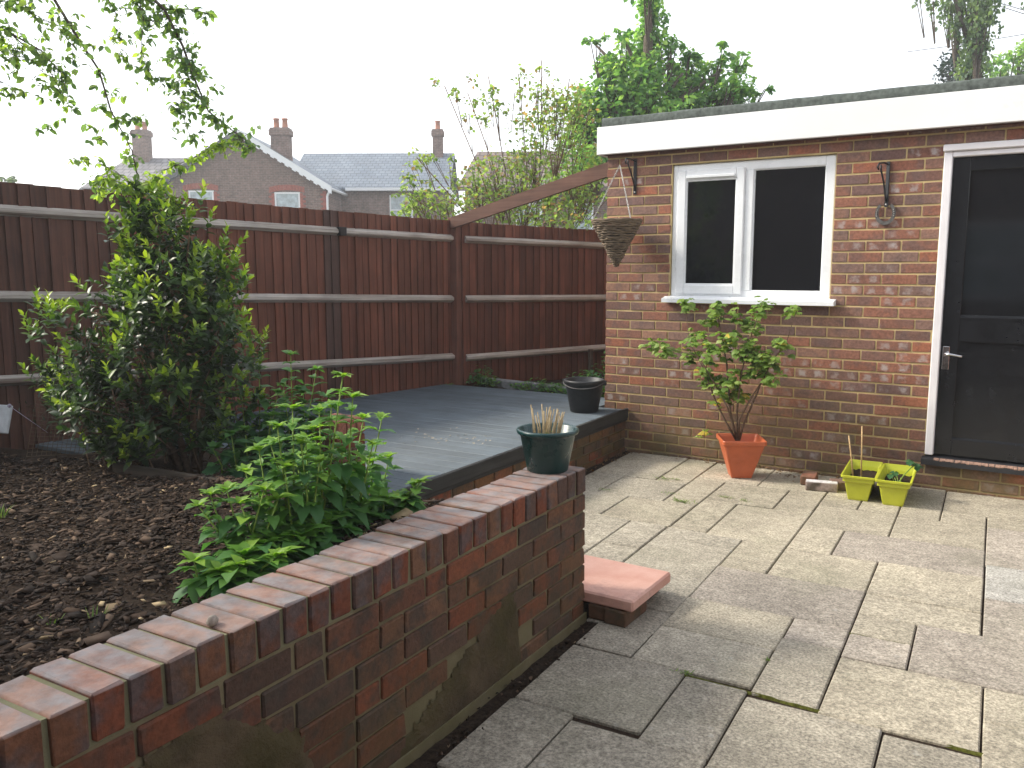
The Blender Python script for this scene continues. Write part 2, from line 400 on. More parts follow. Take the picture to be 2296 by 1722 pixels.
# patio: laid on a grid turned 3.4 degrees from the house wall
PTH = R(3.4); PC, PS = math.cos(PTH), math.sin(PTH)
def pw(u, v): return (u*PC-v*PS, u*PS+v*PC)
patio = MB().quadbox((-.1, -12, -.085), (6.0, .02, -.014)).build('patio', M['soil']); tag(patio, kind='structure')
slabs = [  # u0, u1, v_far, v_near, tone
 (.27, .76, -.07, -.82, 'g'), (.76, .99, -.09, -.84, 'y'), (.27, .53, -.82, -1.31, 'g'), (.53, .99, -.84, -1.32, 'g'),
 (.99, 1.43, -.11, -.65, 'y'), (1.43, 1.88, -.12, -.65, 'y'), (.99, 1.21, -.65, -1.34, 'y'), (1.21, 1.65, -.65, -1.15, 'y'), (1.65, 1.88, -.65, -1.17, 'y'),
 (.25, .76, -1.31, -1.79, 'g'), (.76, 1.21, -1.34, -1.82, 'y'), (1.21, 1.43, -1.15, -1.83, 'y'), (1.43, 1.88, -1.17, -1.86, 'y'),
 (.2, .53, -1.79, -2.4, 'g'), (.53, .97, -1.79, -2.4, 'g'), (.97, 1.20, -1.82, -2.27, 'g'), (.97, 1.20, -2.27, -2.75, 'g'), (.5, .97, -2.4, -3.05, 'g'), (.17, .5, -2.4, -3.05, 'g'), (.97, 1.20, -2.75, -3.05, 'g'),
 (1.20, 1.645, -1.83, -2.04, 'g'), (1.20, 1.645, -2.04, -2.54, 'g'), (1.20, 1.645, -2.54, -3.01, 'g'), (1.33, 1.64, -3.01, -3.25, 'd'), (1.39, 1.635, -3.25, -3.485, 'd'),
 (1.645, 1.88, -1.86, -2.33, 'y'), (1.88, 2.34, -1.88, -2.33, 'y'), (1.64, 2.34, -2.33, -2.80, 'p'), (1.635, 2.11, -2.80, -3.155, 'y'), (1.635, 2.105, -3.155, -3.505, 'g'),
 (2.11, 2.34, -2.80, -3.03, 'p'), (2.105, 2.34, -3.03, -3.54, 'g'),
 (1.88, 2.34, -.13, -.67, 'y'), (1.88, 2.11, -.67, -.93, 'y'), (2.11, 2.34, -.67, -.93, 'y'), (1.88, 2.34, -.93, -1.405, 'y'), (2.34, 2.57, -.16, -.945, 'y'),
 (2.57, 3.3, -.175, -.715, 'y'), (2.57, 2.813, -.715, -.945, 'y'), (2.34, 2.813, -.945, -1.41, 'y'), (1.88, 2.11, -1.405, -1.88, 'y'), (2.11, 2.815, -1.41, -1.865, 'p'),
 (2.34, 2.815, -1.865, -2.355, 'y'), (2.34, 2.815, -2.355, -2.612, 'y'), (2.34, 2.577, -2.612, -2.84, 'y'), (2.34, 2.577, -2.84, -3.075, 'p'), (2.577, 3.05, -2.612, -3.085, 'p'),
 (2.34, 2.83, -3.085, -3.57, 'y'), (2.813, 3.3, -.715, -.945, 'y'), (2.813, 3.3, -.945, -1.655, 'p'), (2.817, 3.3, -1.655, -2.15, 'b'), (2.817, 3.3, -2.15, -2.612, 'p'), (3.05, 3.52, -2.612, -3.085, 'y'),
 (2.83, 3.3, -3.09, -3.355, 'y'), (2.83, 3.3, -3.355, -3.85, 'y'),
 (1.39, 1.865, -3.50, -3.985, 'd'), (1.865, 2.10, -3.53, -4.02, 'd'), (2.10, 2.55, -3.57, -4.05, 'g'), (2.55, 2.835, -3.60, -4.05, 'g'), (2.835, 3.3, -3.85, -4.3, 'g'),
 (1.38, 1.63, -3.985, -4.455, 'd'), (1.63, 2.10, -4.02, -4.5, 'd'), (2.10, 2.55, -4.05, -4.5, 'd'), (2.55, 2.835, -4.05, -4.5, 'g'), (1.37, 1.85, -4.5, -4.95, 'd'), (1.85, 2.3, -4.5, -4.95, 'd'), (2.3, 2.78, -4.5, -4.95, 'd'), (2.78, 3.3, -4.5, -4.95, 'g')]
for i in range(4):
    for j in range(11): slabs.append((3.3+.46*i+(.22 if 5 <= j <= 6 else 0), 3.3+.46*(i+1)+(.22 if 5 <= j <= 6 else 0), -.2-.46*j, -.2-.46*(j+1), rnd.choice('ygp')))
TONE = {'y': (.365, .325, .25), 'g': (.33, .298, .238), 'd': (.29, .262, .212), 'p': (.34, .30, .25), 'b': (.36, .345, .31)}  # tone d is darker: the foreground shade put into the slab colour
for (u0, u1, v0, v1, t) in slabs:
    cx, cy = (u0+u1)/2, (v0+v1)/2; hx, hy = (u1-u0)/2-.0034, (v0-v1)/2-.0019
    X, Y = pw(cx, cy); k = rnd.uniform(.92, 1.08); c = TONE[t]
    o = MB().bbox((-hx, -hy, -.045), (hx, hy, 0), .005).build('paving_slab', M['paving'], patio, False, (*(a*k for a in c), 1), (X, Y, rnd.uniform(-.003, .001)),
        (R(rnd.uniform(-.22, .22)), R(rnd.uniform(-.22, .22)), PTH+R(rnd.uniform(-.15, .15))))
# moss grown into two open joints
def strip(name, pts, w_, z, mat, parent):
    b = MB(); m = len(pts)
    for i, (u, v) in enumerate(pts):
        ww = w_*rnd.uniform(.6, 1.15)
        for s_, zz in ((-1, z-.012), (-.4, z+rnd.uniform(-.002, .003)), (.5, z+rnd.uniform(-.003, .002)), (1, z-.012)):
            x, y = pw(u, v+s_*ww/2); b.v.append((x, y, zz))
    for i in range(m-1):
        for k in range(3): b.f.append((i*4+k, i*4+k+1, i*4+k+5, i*4+k+4))
    o = b.build(name, mat, parent, True); o['kind'] = 'stuff'; return o
strip('moss', [(1.64+.03*i, -3.51-.06*(i*.03)/1.2) for i in range(41)], .012, -.004, M['moss'], patio)
strip('moss', [(2.34+.03*i, -2.842-.02*i*.03) for i in range(8)], .008, -.003, M['moss'], patio)

# raised planting bed behind the garden wall
def bed_z(x, y):
    z = .60-.10*min(max((1.3-x)/1.6, 0), 1) - .12*min(max((-.9-x)/1.0, 0), 1)
    if y > -3.75: z -= (.05+(.16+.08*min(max((x-.1)/.5, 0), 1))*min(max((x+.9)/.4, 0), 1))*min((y+3.75)/.35, 1)
    return z+.018*math.sin(5.1*x+1.3)*math.sin(4.3*y)+.01*math.sin(13*x)*math.sin(11*y+1)
bed = grid('soil_bed', -3.1, 1.40, -9, -3.05, 90, 119, bed_z, M['soil'], None, lambda x, y: y < -3.2 or (x < -.75 and y < -3.05)); tag(bed, kind='structure')
strip_soil = grid('soil_strip', 1.28, 1.62, -5.6, -3.1, 10, 60, lambda x, y: -.012+.008*math.sin(31*x+17*y)*math.sin(23*y), M['soil'], None, lambda x, y: x < 1.515-(y+3.165)*.0375+.115); tag(strip_soil, kind='structure')
verge = grid('soil_verge', -2.6, -.02, .1, 3.2, 26, 30, lambda x, y: .32+.02*math.sin(9*x)*math.sin(8*y), M['soil'], None, lambda x, y: y > .47-.105*(x+1.86)+.02); tag(verge, kind='structure')

# ================================================================ BRICK OUTBUILDING
BC = [(.195, .092, .064), (.225, .098, .064), (.165, .09, .07), (.27, .105, .06), (.175, .105, .083), (.215, .118, .085), (.145, .085, .073), (.24, .13, .088)]
BW = [4, 3.6, 3, 1.6, 3, 3, 1.2, 1.8]
_bm = {}
def brick_mesh(dx, dy, dz, mat, b=.004):
    k = (round(dx, 3), round(dy, 3), round(dz, 3), mat.name)
    if k not in _bm:
        m = MB().bbox((-dx/2, -dy/2, -dz/2), (dx/2, dy/2, dz/2), b)
        r2 = random.Random(hash(k) & 255)
        m.v = [tuple(c+r2.uniform(-.0012, .0012) for c in v) for v in m.v]
        if 'garden' in mat.name or 'coping' in mat.name: m.v = [tuple(c+r2.uniform(-.0016, .0016) for c in v) for v in m.v]
        _bm[k] = m.mesh('brick', mat)
    return _bm[k]
def bcol(kissp=.0):
    c = rnd.choices(BC, BW)[0]; k = rnd.uniform(1.0, 1.3)
    return (*(min(a*k, 1) for a in c), (rnd.uniform(.5, 1.) if rnd.random() < kissp else 0.))
house = empty('brick_outbuilding', (0, 0, 0), 0, 'flat roofed brick outbuilding with white fascia, double window and black door', 'outbuilding')
HW = 3.75                                        # width of the front built here
WX0, WX1, WZ0, WZ1 = .555, 1.755, 1.262, 2.262   # window opening
DX0, DX1, DZ0, DZ1 = 2.425, 3.33, .165, 2.268    # door opening
core = MB()
RY = .0045
for lo, hi in (((.006, RY, -.2), (WX0, .24, 2.37)), ((WX0, RY, -.2), (WX1, .24, WZ0-.01)), ((WX0, RY, WZ1+.004), (WX1, .24, 2.37)), ((WX1, RY, -.2), (DX0, .24, 2.37)),
               ((DX0, RY, -.2), (DX1, .24, DZ0)), ((DX0, RY, DZ1+.004), (DX1, .24, 2.37)), ((DX1, RY, -.2), (HW, .24, 2.37)), ((.006, .24, -.2), (.2, 5.2, 2.37))):
    core.quadbox(lo, hi)
wall = core.build('wall', M['mortar'], house)
kissrows = {0: .15, 3: .15, 6: .25, 7: .25, 8: .3, 9: .15, 10: .2, 12: .3, 13: .15, 19: .5, 20: .55, 21: .5, 23: .3, 24: .25, 17: .15}
rest = MB(); nb = 0
def solid(x0, x1, z0, z1, out):
    """cut a brick span around the openings"""
    spans = [(x0, x1)]
    for a, b_, c, d in ((WX0-.004, WX1+.004, WZ0-.03, WZ1), (DX0-.004, DX1+.004, DZ0-.005, DZ1)):
        zc = (z0+z1)/2
        if c < zc < d:
            ns = []
            for s0, s1 in spans:
                if s1 <= a or s0 >= b_: ns.append((s0, s1)); continue
                if s0 < a: ns.append((s0, a))
                if s1 > b_: ns.append((b_, s1))
            spans = ns
    return [s for s in spans if s[1]-s[0] > .025]
for j in range(-2, 31):
    zt = 2.265-.075*j-.005; zb = zt-.0635
    if zb > 2.37: continue
    xs = [0.]
    first = .22 if j % 2 == 0 else .1075
    x = first; xs.append(x)
    while x < HW:
        st = .2193 if x < 1.86 else .225
        if j > 13: st *= rnd.uniform(.985, 1.015)
        x += st; xs.append(x)
    for a, b_ in zip(xs[:-1], xs[1:]):
        x0 = a+(.005 if a > 0 else 0); x1 = min(b_-.005, HW)
        for s0, s1 in solid(x0, x1, zb, zt, None):
            L = round((s1-s0)*200)/200
            cx = (s0+s1)/2; cz = (zb+zt)/2
            c = bcol((kissrows.get(j, .12)*(1.4 if s0 > 1.3 else .7)) if L > .18 else 0)
            if j < 3: c = (c[0]*1.0, c[1]*.95, c[2]*.95, c[3])
            y = .05+rnd.uniform(-.0015, .0015)
            if s0 > 2.95 and nb > 285 or s0 > 3.05:
                rest.bbox((s0, .001, zb), (s1, .1, zt), .004)
            else:
                linkobj('brick', brick_mesh(L, .1, .0635, M['brick'], .003), wall, (cx, y, cz), (0, R(rnd.uniform(-.25, .25)), R(rnd.uniform(-.2, .2))), c); nb += 1
for j in range(0, 31):                           # return wall, hidden from the photo's side
    zt = 2.265-.075*j-.005; y = .1 if j % 2 else .105
    y0 = .108 if j % 2 == 0 else .225
    while y0 < 5.2:
        rest.bbox((.0, y0, zt-.065), (.1, min(y0+.215, 5.2), zt), .004); y0 += .225
o = rest.build('brickwork', M['brick'], wall, False, (.2, .08, .05, 0)); o['kind'] = 'stuff'
print('front bricks', nb)
# roof: white fascia, lead-grey felt upstand, slab
roof = MB().quadbox((.0, -.06, 2.40), (HW+.1, 5.3, 2.56)).build('roof', M['felt'], house)
MB().bbox((-.045, -.1, 2.366), (HW+.1, -.062, 2.577), .003).build('fascia_board', M['fascia'], roof)
MB().bbox((-.047, -.062, 2.364), (-.012, 5.3, 2.578), .003).build('fascia_board', M['fascia'], roof)
MB().quadbox((.002, -.06, 2.364), (HW, -.002, 2.378)).build('soffit', M['post'], roof)
fx = [-.01, .795, 1.66, 2.55, HW+.1]
for a, b_ in zip(fx[:-1], fx[1:]):
    m = MB(); n_ = 10; prof = [(-.094, 2.575), (-.096, 2.628), (-.08, 2.643), (-.03, 2.646), (.25, 2.60)]
    for i in range(n_+1):
        x = a+(b_-a)*i/n_+(.004 if i == 0 else -.0 if i < n_ else .004)
        for (py, pz) in prof: m.v.append((x, py+rnd.uniform(-.002, .002), pz+rnd.uniform(-.003, .003) + (.003 if i == 0 else 0)))
    for i in range(n_):
        for k in range(4): q = i*5+k; m.f.append((q, q+5, q+6, q+1))
    m.build('felt_edging', M['felt'], roof, True)
# window
win = MB()
def frame(m, x0, x1, z0, z1, wl, wr, wb, wt, y0, y1, b=.005):
    m.bbox((x0, y0, z0), (x0+wl, y1, z1), b); m.bbox((x1-wr, y0, z0), (x1, y1, z1), b)
    m.bbox((x0+wl-.001, y0+.0006, z1-wt), (x1-wr+.001, y1-.0006, z1), b); m.bbox((x0+wl-.001, y0+.0006, z0), (x1-wr+.001, y1-.0006, z0+wb), b)
frame(win, WX0+.002, WX1-.002, WZ0+.004, WZ1-.004, .040, .068, .048, .068, .018, .085)
win.bbox((1.117, .017, WZ0+.05), (1.180, .085, WZ1-.07), .005)
window = win.build('window', M['upvc'], house)
m = MB(); frame(m, .597, 1.119, 1.284, 2.214, .070, .062, .070, .076, .002, .05, .007)
sash = m.build('sash', M['upvc'], window)
box('trickle_vent', (.668, -.012, 2.150), (1.046, .003, 2.172), M['upvc'], window, .004)
m = MB(); frame(m, .664, 1.060, 1.352, 2.140, .012, .012, .012, .012, .010, .03, .004); m.build('glazing_bead', M['upvc'], window)
m = MB(); frame(m, 1.176, 1.692, 1.306, 2.196, .012, .012, .012, .012, .026, .05, .004); m.build('glazing_bead', M['upvc'], window)
box('pane', (.672, .022, 1.360), (1.052, .030, 2.132), M['pane'], window, .001)
box('pane', (1.184, .042, 1.314), (1.684, .050, 2.188), M['pane'], window, .001)
m = MB(); m.hexa([(.518, -.075, 1.218), (1.80, -.075, 1.218), (1.80, .04, 1.220), (.518, .04, 1.220), (.518, -.075, 1.246), (1.80, -.075, 1.246), (1.80, .04, 1.272), (.518, .04, 1.272)])
m.build('sill', M['upvc'], window)
MB().quadbox((WX0+.01, .09, WZ0), (WX1-.01, .1, WZ1)).build('backing', M['dark'], window)
m = MB(); m.bbox((WX0-.006, -.004, WZ1-.002), (WX1+.004, .02, WZ1+.010), .003); m.build('mortar_bead', M['mortar'], window)
# door
m = MB(); m.bbox((DX0, -.012, .228), (DX0+.052, .09, 2.222), .006); m.bbox((DX1-.055, -.012, .228), (DX1, .09, 2.222), .006); m.bbox((DX0+.05, -.0115, 2.186), (DX1-.053, .09, 2.2215), .006)
m.bbox((DX0-.006, -.03, 2.222), (DX1+.006, .09, 2.266), .006)
dframe = m.build('door_frame', M['doorwhite'], house)
m = MB(); lx0, lx1 = DX0+.056, DX1-.058
m.bbox((lx0, .012, .236), (lx0+.1, .06, 2.182), .003); m.bbox((lx1-.1, .012, .236), (lx1, .06, 2.182), .003)
m.bbox((lx0+.099, .0125, 2.098), (lx1-.099, .0595, 2.182), .003); m.bbox((lx0+.099, .0125, 1.0), (lx1-.099, .0595, 1.158), .003); m.bbox((lx0+.099, .0125, .236), (lx1-.099, .0595, .345), .003)
door = m.build('door', M['doorblack'], house)
box('door_panel', (lx0+.098, .03, .344), (lx1-.098, .05, 1.001), M['doorblack'], door, .002)
m = MB(); m.hexa([(lx0+.098, .013, .342), (lx1-.098, .013, .342), (lx1-.098, .031, .342), (lx0+.098, .031, .342), (lx0+.098, .013, .346), (lx1-.098, .013, .346), (lx1-.098, .031, .360), (lx0+.098, .031, .360)])
m.build('moulding', M['doorblack'], door); m = MB()
m.hexa([(lx0+.098, .008, 1.150), (lx1-.098, .008, 1.150), (lx1-.098, .031, 1.150), (lx0+.098, .031, 1.150), (lx0+.098, .008, 1.160), (lx1-.098, .008, 1.160), (lx1-.098, .031, 1.176), (lx0+.098, .031, 1.176)])
m.build('moulding', M['doorblack'], door)
box('door_pane', (lx0+.098, .032, 1.158), (lx1-.098, .040, 2.099), M['pane'], door, .001)
MB().quadbox((DX0+.01, .11, .2), (DX1-.01, .12, 2.25)).build('backing', M['dark'], door)
hx = 2.512
box('lock_plate', (hx-.021, .006, .812), (hx+.021, .0125, .966), M['chrome'], door, .003)
hb = MB().tube([(hx, .010, .917), (hx, -.04, .917)], .010, 10); hb.tube([(hx-.004, -.04, .917), (hx+.03, -.044, .919), (hx+.075, -.04, .912), (hx+.098, -.036, .908)], [.010, .0085, .008, .0095], 10)
hb.build('door_handle', M['chrome'], door, True)
dsill = MB().hexa([(DX0-.015, -.05, .168), (DX1+.015, -.05, .168), (DX1+.015, .06, .168), (DX0-.015, .06, .168), (DX0-.015, -.05, .206), (DX1+.015, -.05, .206), (DX1+.015, .06, .232), (DX0-.015, .06, .232)])
ds = dsill.build('door_sill', plain('chipped_black_paint', (.022, .023, .027), .5, var=.4, scale=20), house)
m = MB()
for i in range(46):
    x = DX0+.06+i*.018+rnd.uniform(-.004, .004); d = rnd.uniform(.003, .014)
    zz = .2065; m.hexa([(x, -.0515, zz-d*.6), (x+.017, -.0515, zz-d*.6*rnd.uniform(.5, 1)), (x+.017, -.02, zz+.0075), (x, -.02, zz+.0075), (x, -.0515, zz+.001), (x+.017, -.0515, zz+.001), (x+.017, -.02, zz+.0095), (x, -.02, zz+.0095)])
m.build('chipped_edge', plain('bare_timber', (.33, .21, .16), .9, .2, var=.6, scale=70), ds)

# ================================================================ GARDEN WALL (retaining the bed)
GA = R(2.15); GH = .665; GL = 3.6
gw = empty('garden_wall', (1.515, -3.165, 0), GA, 'low red brick retaining wall with a coping of bricks on edge beside the mulch bed', 'wall')
# local axes: -y runs along the wall towards the camera, front face at x = 0, back at x = -.215
gcore = MB().quadbox((-.207, -GL, -.2), (-.0078, -.008, GH-.108)).build('core', M['gmortar'], gw)
GB = [(.135, .047, .026), (.17, .052, .026), (.12, .05, .03), (.10, .052, .036), (.15, .065, .034), (.085, .048, .036), (.14, .07, .04)]
def gcol():
    c = rnd.choice(GB); k = rnd.uniform(.85, 1.2); return (*(a*k for a in c), 0)
patchzone = lambda y, z: (.55 < -y < 1.28 and z < .32-.36*abs(-y-.62)**1.0*(1 if -y > .62 else 5)) or (1.72 < -y < 2.5 and z < .46-.5*abs(-y-2.05))
y = -.002; k = 0
while y > -GL:                                   # coping: bricks on edge across the wall
    t = rnd.uniform(.072, .078)
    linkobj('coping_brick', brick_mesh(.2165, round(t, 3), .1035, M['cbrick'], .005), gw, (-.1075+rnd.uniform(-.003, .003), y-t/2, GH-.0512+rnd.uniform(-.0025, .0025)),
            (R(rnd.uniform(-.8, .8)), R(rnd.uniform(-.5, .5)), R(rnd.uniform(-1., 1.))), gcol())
    y -= t+.011
cm = MB().quadbox((-.209, -GL, GH-.1085), (-.0085, -.010, GH-.0065)).build('coping_mortar', mortar_mat('coping_mortar', (.19, .185, .11), 0., .1), gw)
for j in range(8):
    zt = GH-.115-.0785*j; zc = zt-.034
    y = 0. if j % 2 else 0.
    L0 = .1025 if j % 2 == 0 else .215
    first = True
    while y > -GL:
        L = L0 if first else (rnd.choice([.215, .215, .215, .1025]) if True else .215); first = False
        yc = y-L/2
        if not patchzone(yc, zc):
            linkobj('brick', brick_mesh(.10, L+rnd.choice([0, 0, .004, -.004]), .068, M['gbrick'], .0035), gw, (-.05+rnd.uniform(-.003, .003), yc, zc+rnd.uniform(-.0015, .0015)), (R(rnd.uniform(-.4, .4)), 0, R(rnd.uniform(-.4, .4))), gcol())
        if first is False and y == 0.:
            linkobj('brick', brick_mesh(.105 if L0 > .15 else .215-.105, .10, .068, M['gbrick'], .004), gw, (-.1605, -.0515, zc), (0, 0, 0), gcol())
        y -= L+.010
def patch_mat():
    n = N('mossy_render'); p = n.pos()
    c = n.mix(n.ramp(n.noise(p, 6, 6), .35, .65), (.055, .042, .025), (.125, .095, .058))
    c = n.mix(n.math('MULTIPLY', n.ramp(n.noise(p, 4, 5), .45, .62), .55), c, (.075, .066, .024))
    return n.done(n.bsdf(c, .95, .15, n.bump(n.noise(p, 30, 6, .7), .8, .015)))
M['render'] = patch_mat()
def blob_patch(name, poly, x, mat, parent):
    """skim of render in the y-z plane: a height field that tapers into the brick faces at its ragged edge"""
    py = np.array([p[0] for p in poly]); pz = np.array([p[1] for p in poly]); y0, y1, z0, z1 = py.min()-.02, py.max()+.02, pz.min()-.02, pz.max()+.02
    ny, nz = max(8, int((y1-y0)/.012)), max(8, int((z1-z0)/.012)); hgt = {}; m = MB(); idx = {}
    ph = [rnd.uniform(0, 6.28) for _ in range(6)]
    def sd(y, z):
        ins = False; d = 9; n_ = len(poly)
        for k in range(n_):
            (ya, za), (yb_, zb_) = poly[k], poly[(k+1) % n_]
            if (za > z) != (zb_ > z) and y < (yb_-ya)*(z-za)/(zb_-za)+ya: ins = not ins
            t = max(0, min(1, ((y-ya)*(yb_-ya)+(z-za)*(zb_-za))/((yb_-ya)**2+(zb_-za)**2+1e-9))); d = min(d, math.hypot(y-ya-t*(yb_-ya), z-za-t*(zb_-za)))
        d = d if ins else -d
        return d+.010*math.sin(61*y+ph[0])*math.sin(53*z+ph[1])+.006*math.sin(140*y+ph[2]+40*z)
    for a in range(ny+1):
        for b_ in range(nz+1):
            y = y0+(y1-y0)*a/ny; z = z0+(z1-z0)*b_/nz; d = sd(y, z)
            if d > -.014:
                t = max(0, min(1, (d+.012)/.035)); hh = -.007+(.0105+x)*t*t*(3-2*t)+.0012*math.sin(38*y+ph[3])*math.sin(45*z+ph[4])
                idx[(a, b_)] = len(m.v); m.v.append((hh, y, z))
    for a in range(ny):
        for b_ in range(nz):
            q = [(a, b_), (a+1, b_), (a+1, b_+1), (a, b_+1)]
            if all(k in idx for k in q): m.f.append(tuple(idx[k] for k in q))
    return m.build(name, mat, parent, True)
def rough_poly(pts, sub=9, j=.011):
    out = []
    for (a, b_) in zip(pts, pts[1:]+pts[:1]):
        for i in range(sub): t = i/sub; out.append((a[0]+(b_[0]-a[0])*t+rnd.uniform(-j, j), a[1]+(b_[1]-a[1])*t+rnd.uniform(-j, j)))
    return out
blob_patch('render_patch', ([(-.535, .0), (-.555, .16), (-.575, .335), (-.66, .33), (-.80, .25), (-1.0, .16), (-1.25, .06), (-1.32, .0)]), .0015, M['render'], gw)
blob_patch('render_patch', ([(-1.62, .16), (-1.66, .30), (-1.80, .40), (-1.95, .50), (-2.10, .47), (-2.30, .36), (-2.48, .30), (-2.52, .10), (-2.2, .0), (-1.8, .05)]), .003, M['render'], gw)
for o_ in [c for c in gw.children if c.name.startswith('render_patch')]: o_['label'] = 'mossy rendered repair in the brickwork'
m = MB().quadbox((.0, -GL, -.05), (.012, -.0, .028)); m.v = [(a+rnd.uniform(-.003, .003), b_, c) for a, b_, c in m.v]; m.build('footing', M['gmortar'], gw)

# ================================================================ DECK
DA = R(2.15)
dk = empty('timber_deck', (.2, .0, 0), DA, 'slate grey painted timber deck on a low brick base against the outbuilding', 'deck')
DZ = .35; nbd = 0
yb = .40; 
while yb > -3.19:
    wd = .123; y1 = yb; y0 = yb-wd+.008
    xr = 0. if y1 < .03 else -.215; yl = (y0+y1)/2
    xl = -2.20-.16*(.45-yl)+.02                    # up to the fence line
    # board with shallow grooves
    m = MB(); pr = []; ng = 6
    for g in range(ng):
        a = y0+(y1-y0)*g/ng; b_ = y0+(y1-y0)*(g+1)/ng; q = (b_-a)
        pr += [(a+.0006, -.005), (a+q*.2, 0), (a+q*.8, 0), (b_-.0006, -.005)]
    n_ = len(pr); segs = 2
    for i in range(segs):
        x = xr if i == 0 else xl
        m.v += [(x, py, DZ+pz) for py, pz in pr]+[(x, y1, DZ-.027), (x, y0, DZ-.027)]
    t_ = n_+2
    for k in range(t_): m.f.append((k, (k+1) % t_, t_+(k+1) % t_, t_+k))
    m.f.append(tuple(range(t_))[::-1]); m.f.append(tuple(range(t_, 2*t_)))
    o = m.build('deck_board', M['deck'], dk, False, None, (0, 0, rnd.uniform(-.0012, .0012))); nbd += 1
    yb -= wd
box('deck_edging', (-.002, -3.2, .268), (.024, -.006, .3475), M['deckedge'], dk, .004)
box('deck_batten', (.0, -3.2, .243), (.012, -.006, .2665), M['deckedge'], dk, .003)
rc = MB().quadbox((-.20, -3.19, -.1), (-.009, -.004, .30)).build('riser', M['gmortar'], dk)
DB = [(.20, .075, .03), (.16, .06, .03), (.24, .075, .03), (.12, .06, .035), (.17, .085, .035)]
for j in range(4):
    zc = .2385-.0725*j-.028; y = -.012 - (.1 if j % 2 else 0)
    if j % 2: linkobj('brick', brick_mesh(.09, .094, .064, M['gbrick']), rc, (-.045, -.058, zc), (0, 0, 0), (*rnd.choice(DB), 0))
    while y > -3.1:
        L = .215; linkobj('brick', brick_mesh(.09, L, .064, M['gbrick']), rc, (-.045+rnd.uniform(-.002, .002), y-L/2, zc), (R(rnd.uniform(-.3, .3)), 0, 0), (*(c*rnd.uniform(.85, 1.15) for c in rnd.choice(DB)), 0)); y -= .225
# bits of dropped leaf litter in the gap between deck and paving are added with the other litter
pier = empty('brick_pier', (-.1, -2.77, .35), 0, 'short brick pier standing on the deck behind the tall herbs', 'pier')
MB().quadbox((-.205, -.205, 0), (-.008, -.008, .235)).build('core', M['gmortar'], pier)
for j in range(3):
    zc = .04+.075*j
    for (cx, cy, dx, dy) in (((-.1075, -.05, .215, .10), (-.1075, -.165, .215, .10)) if j % 2 else ((-.05, -.1075, .10, .215), (-.165, -.1075, .10, .215))):
        linkobj('brick', brick_mesh(dx, dy, .065, M['gbrick']), pier, (cx, cy, zc), (0, 0, 0), gcol())
for k in range(3): linkobj('coping_brick', brick_mesh(.225, .0655, .085, M['gbrick'], .006), pier, (-.1075, -.033-.0745*k, .275), (0, 0, 0), (.30, .12, .08, 0))

# ================================================================ FENCES
def arris(m, x0, x1, z, h=.07, d=.036, n=10, sag=0.):
    """triangular rail along local x, apex towards -y"""
    b0 = len(m.v)
    for i in range(n+1):
        t = i/n; x = x0+(x1-x0)*t; dz = -sag*4*t*(1-t)
        m.v += [(x, 0, z+h/2+dz), (x, -d, z+.012+dz+rnd.uniform(-.002, .002)), (x, -d, z-.012+dz), (x, 0, z-h/2+dz)]
    for i in range(n):
        for k in range(4): a = b0+i*4+k; b_ = b0+i*4+(k+1) % 4; m.f.append((a, a+4, b_+4, b_))
    m.f.append((b0, b0+1, b0+2, b0+3)); e = b0+n*4; m.f.append((e+3, e+2, e+1, e))
def feather(w_, h, t0=.013, t1=.005):
    m = MB(); m.hexa([(0, -.017, 0), (w_, -.001, 0), (w_, -.001+t1*.6, 0), (0, -.017+t0, 0), (0, -.017, h), (w_, -.001, h), (w_, -.001+t1*.6, h), (0, -.017+t0, h)])
    return m
_fm = {}
def fence(name, a, b, h0, h1, zb0, zb1, rails, label, bow=0., step=.08, railcol=None):
    a = np.array(a); b = np.array(b); L = np.linalg.norm(b-a); rz = math.atan2(b[1]-a[1], b[0]-a[0])
    f = empty(name, (a[0], a[1], 0), rz, label, 'fence')
    k = 0; x = 0.
    while x < L-.02:
        t = x/L; h = h0+(h1-h0)*t; zb = zb0+(zb1-zb0)*t
        key = round((h-zb)*20)/20
        if key not in _fm: _fm[key] = feather(.102, key).mesh('fence_board', M['fence'])
        linkobj('fence_board', _fm[key], f, (x, rnd.uniform(-.002, .002)-bow*4*t*(1-t), h-key+rnd.uniform(-.004, .004)), (R(rnd.uniform(-.25, .25)), R(rnd.uniform(-.35, .35)), R(rnd.uniform(-.5, .5))))
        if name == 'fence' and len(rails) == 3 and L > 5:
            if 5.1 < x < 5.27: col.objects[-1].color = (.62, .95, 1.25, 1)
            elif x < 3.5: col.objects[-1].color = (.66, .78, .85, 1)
        x += step; k += 1
    for (z0, z1, sag, bays) in rails:
        for (s0, s1) in bays:
            m = MB(); n_ = 16; x0 = L*s0; x1 = L*s1
            arris(m, 0, x1-x0, 0, n=n_, sag=sag)
            o = m.build('fence_rail', M['rail'], f, False, None, (x0, -.018-bow*.8, z0+(z1-z0)*s0), (0, -math.atan2((z1-z0)*(s1-s0), x1-x0), 0))
    return f
